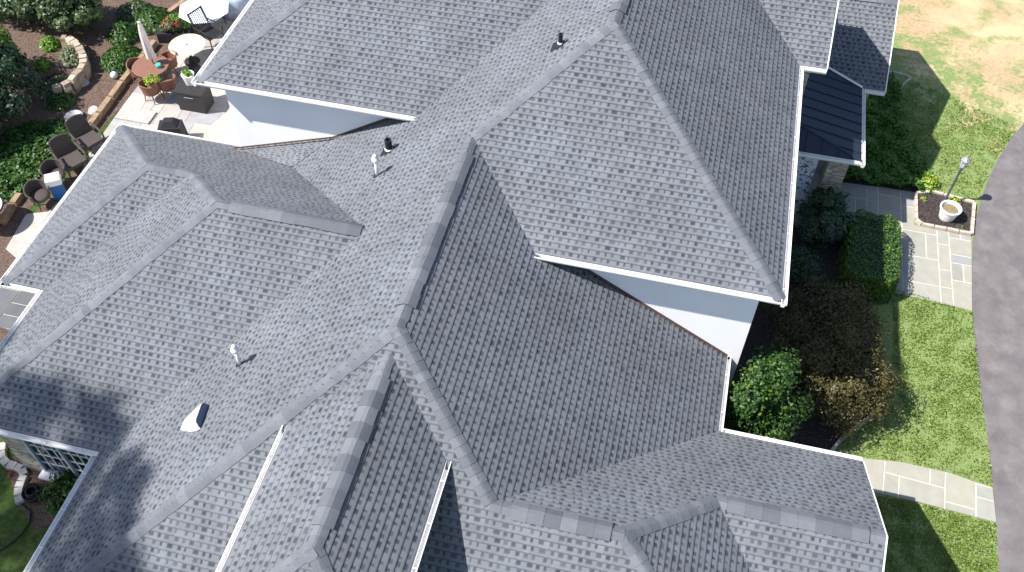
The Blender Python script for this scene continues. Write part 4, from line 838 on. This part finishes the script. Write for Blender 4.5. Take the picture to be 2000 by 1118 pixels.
one(lambda b: b.lathe((0, 0, .70), [(.92, 0), (.94, .012), (.93, .025), (0, .025)], 8), 'tabletop', M['glass_top'], t); one(lambda b: [b.tube([(.55*cos(a), .55*sin(a), .70), (.62*cos(a), .62*sin(a), 0)], .02, 8) for a in (.5, 2.1, 3.6, 5.2)], 'table_base', M['iron'], t)
c = G(462, 22); t = empty('covered_table', (c.x, c.y, .03), 0, 'round table under a blue grey cover next to the glass table', 'table')
one(lambda b: b.lathe((0, 0, 0), [(.66, .05), (.62, .4), (.60, .68), (.52, .74), (.2, .78), (0, .78)], 40, wob=.03), 'table_cover', M['tarp'], t, True)
one(lambda b: b.lathe((0, 0, 0), [(.3, 0), (.28, .06), (.05, .1), (.05, .5)], 14), 'table_base', M['iron'], t)
def slat_chair(loc, rz):
    t = empty('slatted_chair', loc, rz, 'black slat backed patio chair beside the glass topped table', 'chair'); t.scale = (1.25, 1.25, 1.25)
    def back(b):
        for i in range(8): b.tube([(-.21+.06*i, .24, .45), (-.21+.06*i, .42, 1.02)], .011, 5)
        for z_, y_ in ((.45, .24), (1.02, .42)): b.tube([(-.25, y_, z_), (.25, y_, z_)], .022, 6)
        for x_ in (-.25, .25): b.tube([(x_, .22, .40), (x_, .43, 1.04)], .022, 6)
    one(back, 'backrest', M['iron'], t); one(lambda b: [b.box((0, -.22+.09*i, .44), (.50, .07, .025)) for i in range(6)], 'seat', M['iron'], t)
    for sx in (-1, 1): one(lambda b: b.tube([(sx*.27, .30, .66), (sx*.28, 0, .66), (sx*.27, -.24, .62), (sx*.26, -.24, .44)], .02, 6), 'armrest', M['iron'], t)
    for sx in (-1, 1):
        for sy in (-1, 1): one(lambda b: b.tube([(sx*.24, sy*.23, .44), (sx*.27, sy*.27, 0)], .018, 6), 'leg', M['iron'], t)
c = G(418, 92); slat_chair((c.x, c.y, .03), radians(70))
c = G(381, 212); t = empty('deck_box', (c.x+.05, c.y+.1, .03), radians(0), 'charcoal plastic deck box tucked under the roof corner', 'storage box')
one(lambda b: b.box((0, 0, .36), (.95, .62, .72)), 'box_body', M['boxplastic'], t)
one(lambda b: (b.box((0, 0, .75), (1.0, .67, .06)), [b.box((-.44+.11*i, 0, .785), (.05, .62, .012)) for i in range(9)]), 'lid', M['boxplastic'], t); one(lambda b: b.tube([(-.16, -.335, .60), (.16, -.335, .60)], .012, 6), 'handle', M['greybin'], t)
t = empty('white_planter', (c.x-.08, c.y+.28, .82), 0, 'white tapered planter with a green plant standing on the deck box', 'planter')
one(lambda b: b.lathe((0, 0, 0), [(.14, 0), (.20, .36), (.215, .38), (.18, .38), (0, .34)], 4+16), 'planter_body', M['whitepot'], t); p_, n2 = crown_pts(260, (.18, .18, .12), 10, .4); p_[:, 2] += .42; leaf_mesh(p_, .08, n2, 'foliage', 'leaf_bright', t)
c = G(386, 150); t = empty('black_bag', (c.x, c.y, .03), .4, 'black bag with loop handle behind the white planter', 'bag'); one(lambda b: b.lathe((0, 0, 0), [(.18, 0), (.22, .2), (.17, .42), (.08, .47), (0, .47)], 14, sx=1.1, sy=.7), 'bag_body', M['black_cloth'], t, True); one(lambda b: b.tube([(.12*cos(a), 0, .44+.2*sin(a)) for a in [pi*k/10 for k in range(11)]], .018, 6), 'handle', M['black_cloth'], t)
c = G(343, 276); t = empty('grill', (c.x, c.y, .03), .3, 'barbecue grill under a black fitted cover by the roof edge', 'grill')
one(lambda b: (b.box((0, 0, .34), (.78, .5, .68), taper=.9), b.box((0, .02, .76), (.56, .44, .2), taper=.5)), 'grill_cover', M['black_cloth'], t); one(lambda b: [b.lathe((x_, y_, 0), [(.04, 0), (.04, .05)], 8) for x_ in (-.3, .3) for y_ in (-.16, .16)], 'wheel', M['rubber'], t)
c = G(285, 236); o = one(lambda b: (b.box((0, 0, .03), (1.2, .6, .06)),), 'stone_step', M['edgew']); o.location = (c.x-.4, c.y+.1, .03); tag(o, 'pale rectangular stone step left of the covered grill', 'step')
# trough with red flowers
c = G(345, 78); t = empty('planter_trough', (c.x, c.y, 0), .25, 'dark planter trough with red flowers below the glass table', 'planter'); one(lambda b: (b.box((0, 0, .2), (1.15, .45, .4)),), 'trough', M['black_cloth'], t); p_, n2 = crown_pts(900, (.55, .28, .3), 18, .34); p_[:, 2] += .5; leaf_mesh(p_, .09, n2, 'foliage', 'leaf_rhodo', t)
p_, n2 = crown_pts(160, (.45, .3, .3), 10, .3); p_[:, 2] += .62; leaf_mesh(p_, .09, n2, 'flower', 'petal_red', t)
c = G(358, 62); t = empty('flower_pot', (c.x, c.y, 0), 0, 'terracotta pot with reddish plant beside the planter trough', 'pot'); one(lambda b: b.lathe((0, 0, 0), [(.13, 0), (.19, .28), (.21, .32), (.17, .32), (0, .28)], 18), 'pot_body', M['terracotta'], t); p_, n2 = crown_pts(300, (.3, .3, .25), 10, .34); p_[:, 2] += .4; leaf_mesh(p_, .08, n2, 'flower', 'petal_red', t)
# bottom left bed
edging('bed_edging', [G(*q) for q in ((6, 868), (5, 885), (8, 900), (18, 910), (34, 915), (45, 920), (50, 932), (44, 944), (40, 956), (38, 972), (42, 985))], .20, .12, 'edgew', 'winding edging of white blocks round the bed under the stone wall')
c = G(22, 925); plant('garden_plant', c, .14, .12, 35, .07, 'petal_red', 'small red flowering plant by the white edging blocks')
c = G(142, 975); shrub('low_shrub', (c.x, c.y), (.62, .55, .45), 2200, .09, 'leaf_shaded', 'dark green shrub at the foot of the window below the stone wall')
o = one(lambda b: b.tube([G(*q, .04) for q in ((42, 985), (60, 1000), (58, 1020), (40, 1045), (20, 1062), (-10, 1080))], .022, 6), 'garden_hose', M['rubber'], None, True); tag(o, 'black garden hose trailing across the grass at bottom left', 'hose')
c = G(68, 968); t = empty('hose_reel', (c.x, c.y, 0), 0, 'dark coiled hose pot in the bed under the stone wall', 'hose reel'); one(lambda b: b.lathe((0, 0, 0), [(.20, 0), (.24, .2), (.22, .2), (.18, .06), (0, .05)], 20), 'reel_pot', M['rubber'], t, True); one(lambda b: [b.tube([((.17-.015*q)*cos(a), (.17-.015*q)*sin(a), .1+.045*q) for a in [2*pi*k/18 for k in range(18)]], .02, 6, closed=True) for q in range(4)], 'coiled_hose', M['rubber'], t, True)
# trees standing left of the house (their shade falls on the roof)
def tree(loc, h, r, n, label, seed=1, size=.16):
    t = empty('shade_tree', (loc[0], loc[1], 0), 0, label, 'tree', 'trees beside the house'); b = MB(); b.tube([(0, 0, -.1), (.1, .05, h*.35), (.05, -.1, h*.62), (0, 0, h*.68)], [.26, .2, .13, .04], 10)
    rr = random.Random(seed)
    for i in range(11):
        a = i*2.4; z0 = h*(.62+.010*i); e = r*rr.uniform(.5, .9); b.tube([(0, 0, z0), (cos(a)*e*.5, sin(a)*e*.5, z0+e*.3), (cos(a)*e, sin(a)*e, z0+e*.55)], [.09, .05, .015], 6)
    b.build('trunk', M['bark'], t); p, nn = crown_pts(n, (r, r, r*.9), 46, .22, inner=.12); p[:, 2] += h*.70; leaf_mesh(p, size, nn, 'crown', 'leaf_ivy', t)
def shade(x, y, z, r, n, label, seed, d=25.):
    c = Vector((x, y, z))-SUNV*(d/-SUNV.z); tree((c.x, c.y), c.z/.70, r, n, label, seed, .30)
shade(-12.6, 7.3, 3.1, 2.2, 1500, 'tall leafy tree whose shade falls on the lower left roof corner', 1)
shade(-10.3, 5.9, 3.2, 2.1, 1900, 'second tall leafy tree shading the roof near the bottom left', 2, 27.)
shade(-8.6, 3.7, 3.4, 2.1, 1900, 'third tall leafy tree shading the eave at the bottom of the picture', 3, 26.)
shade(-15.0, 9.6, 2.5, 1.1, 600, 'slim leafy tree shading the left edge of the roof', 5, 22.)
shade(-14.2, 6.4, 0., 2.5, 3600, 'broad leafy tree shading the grass at bottom left', 4, 24.)
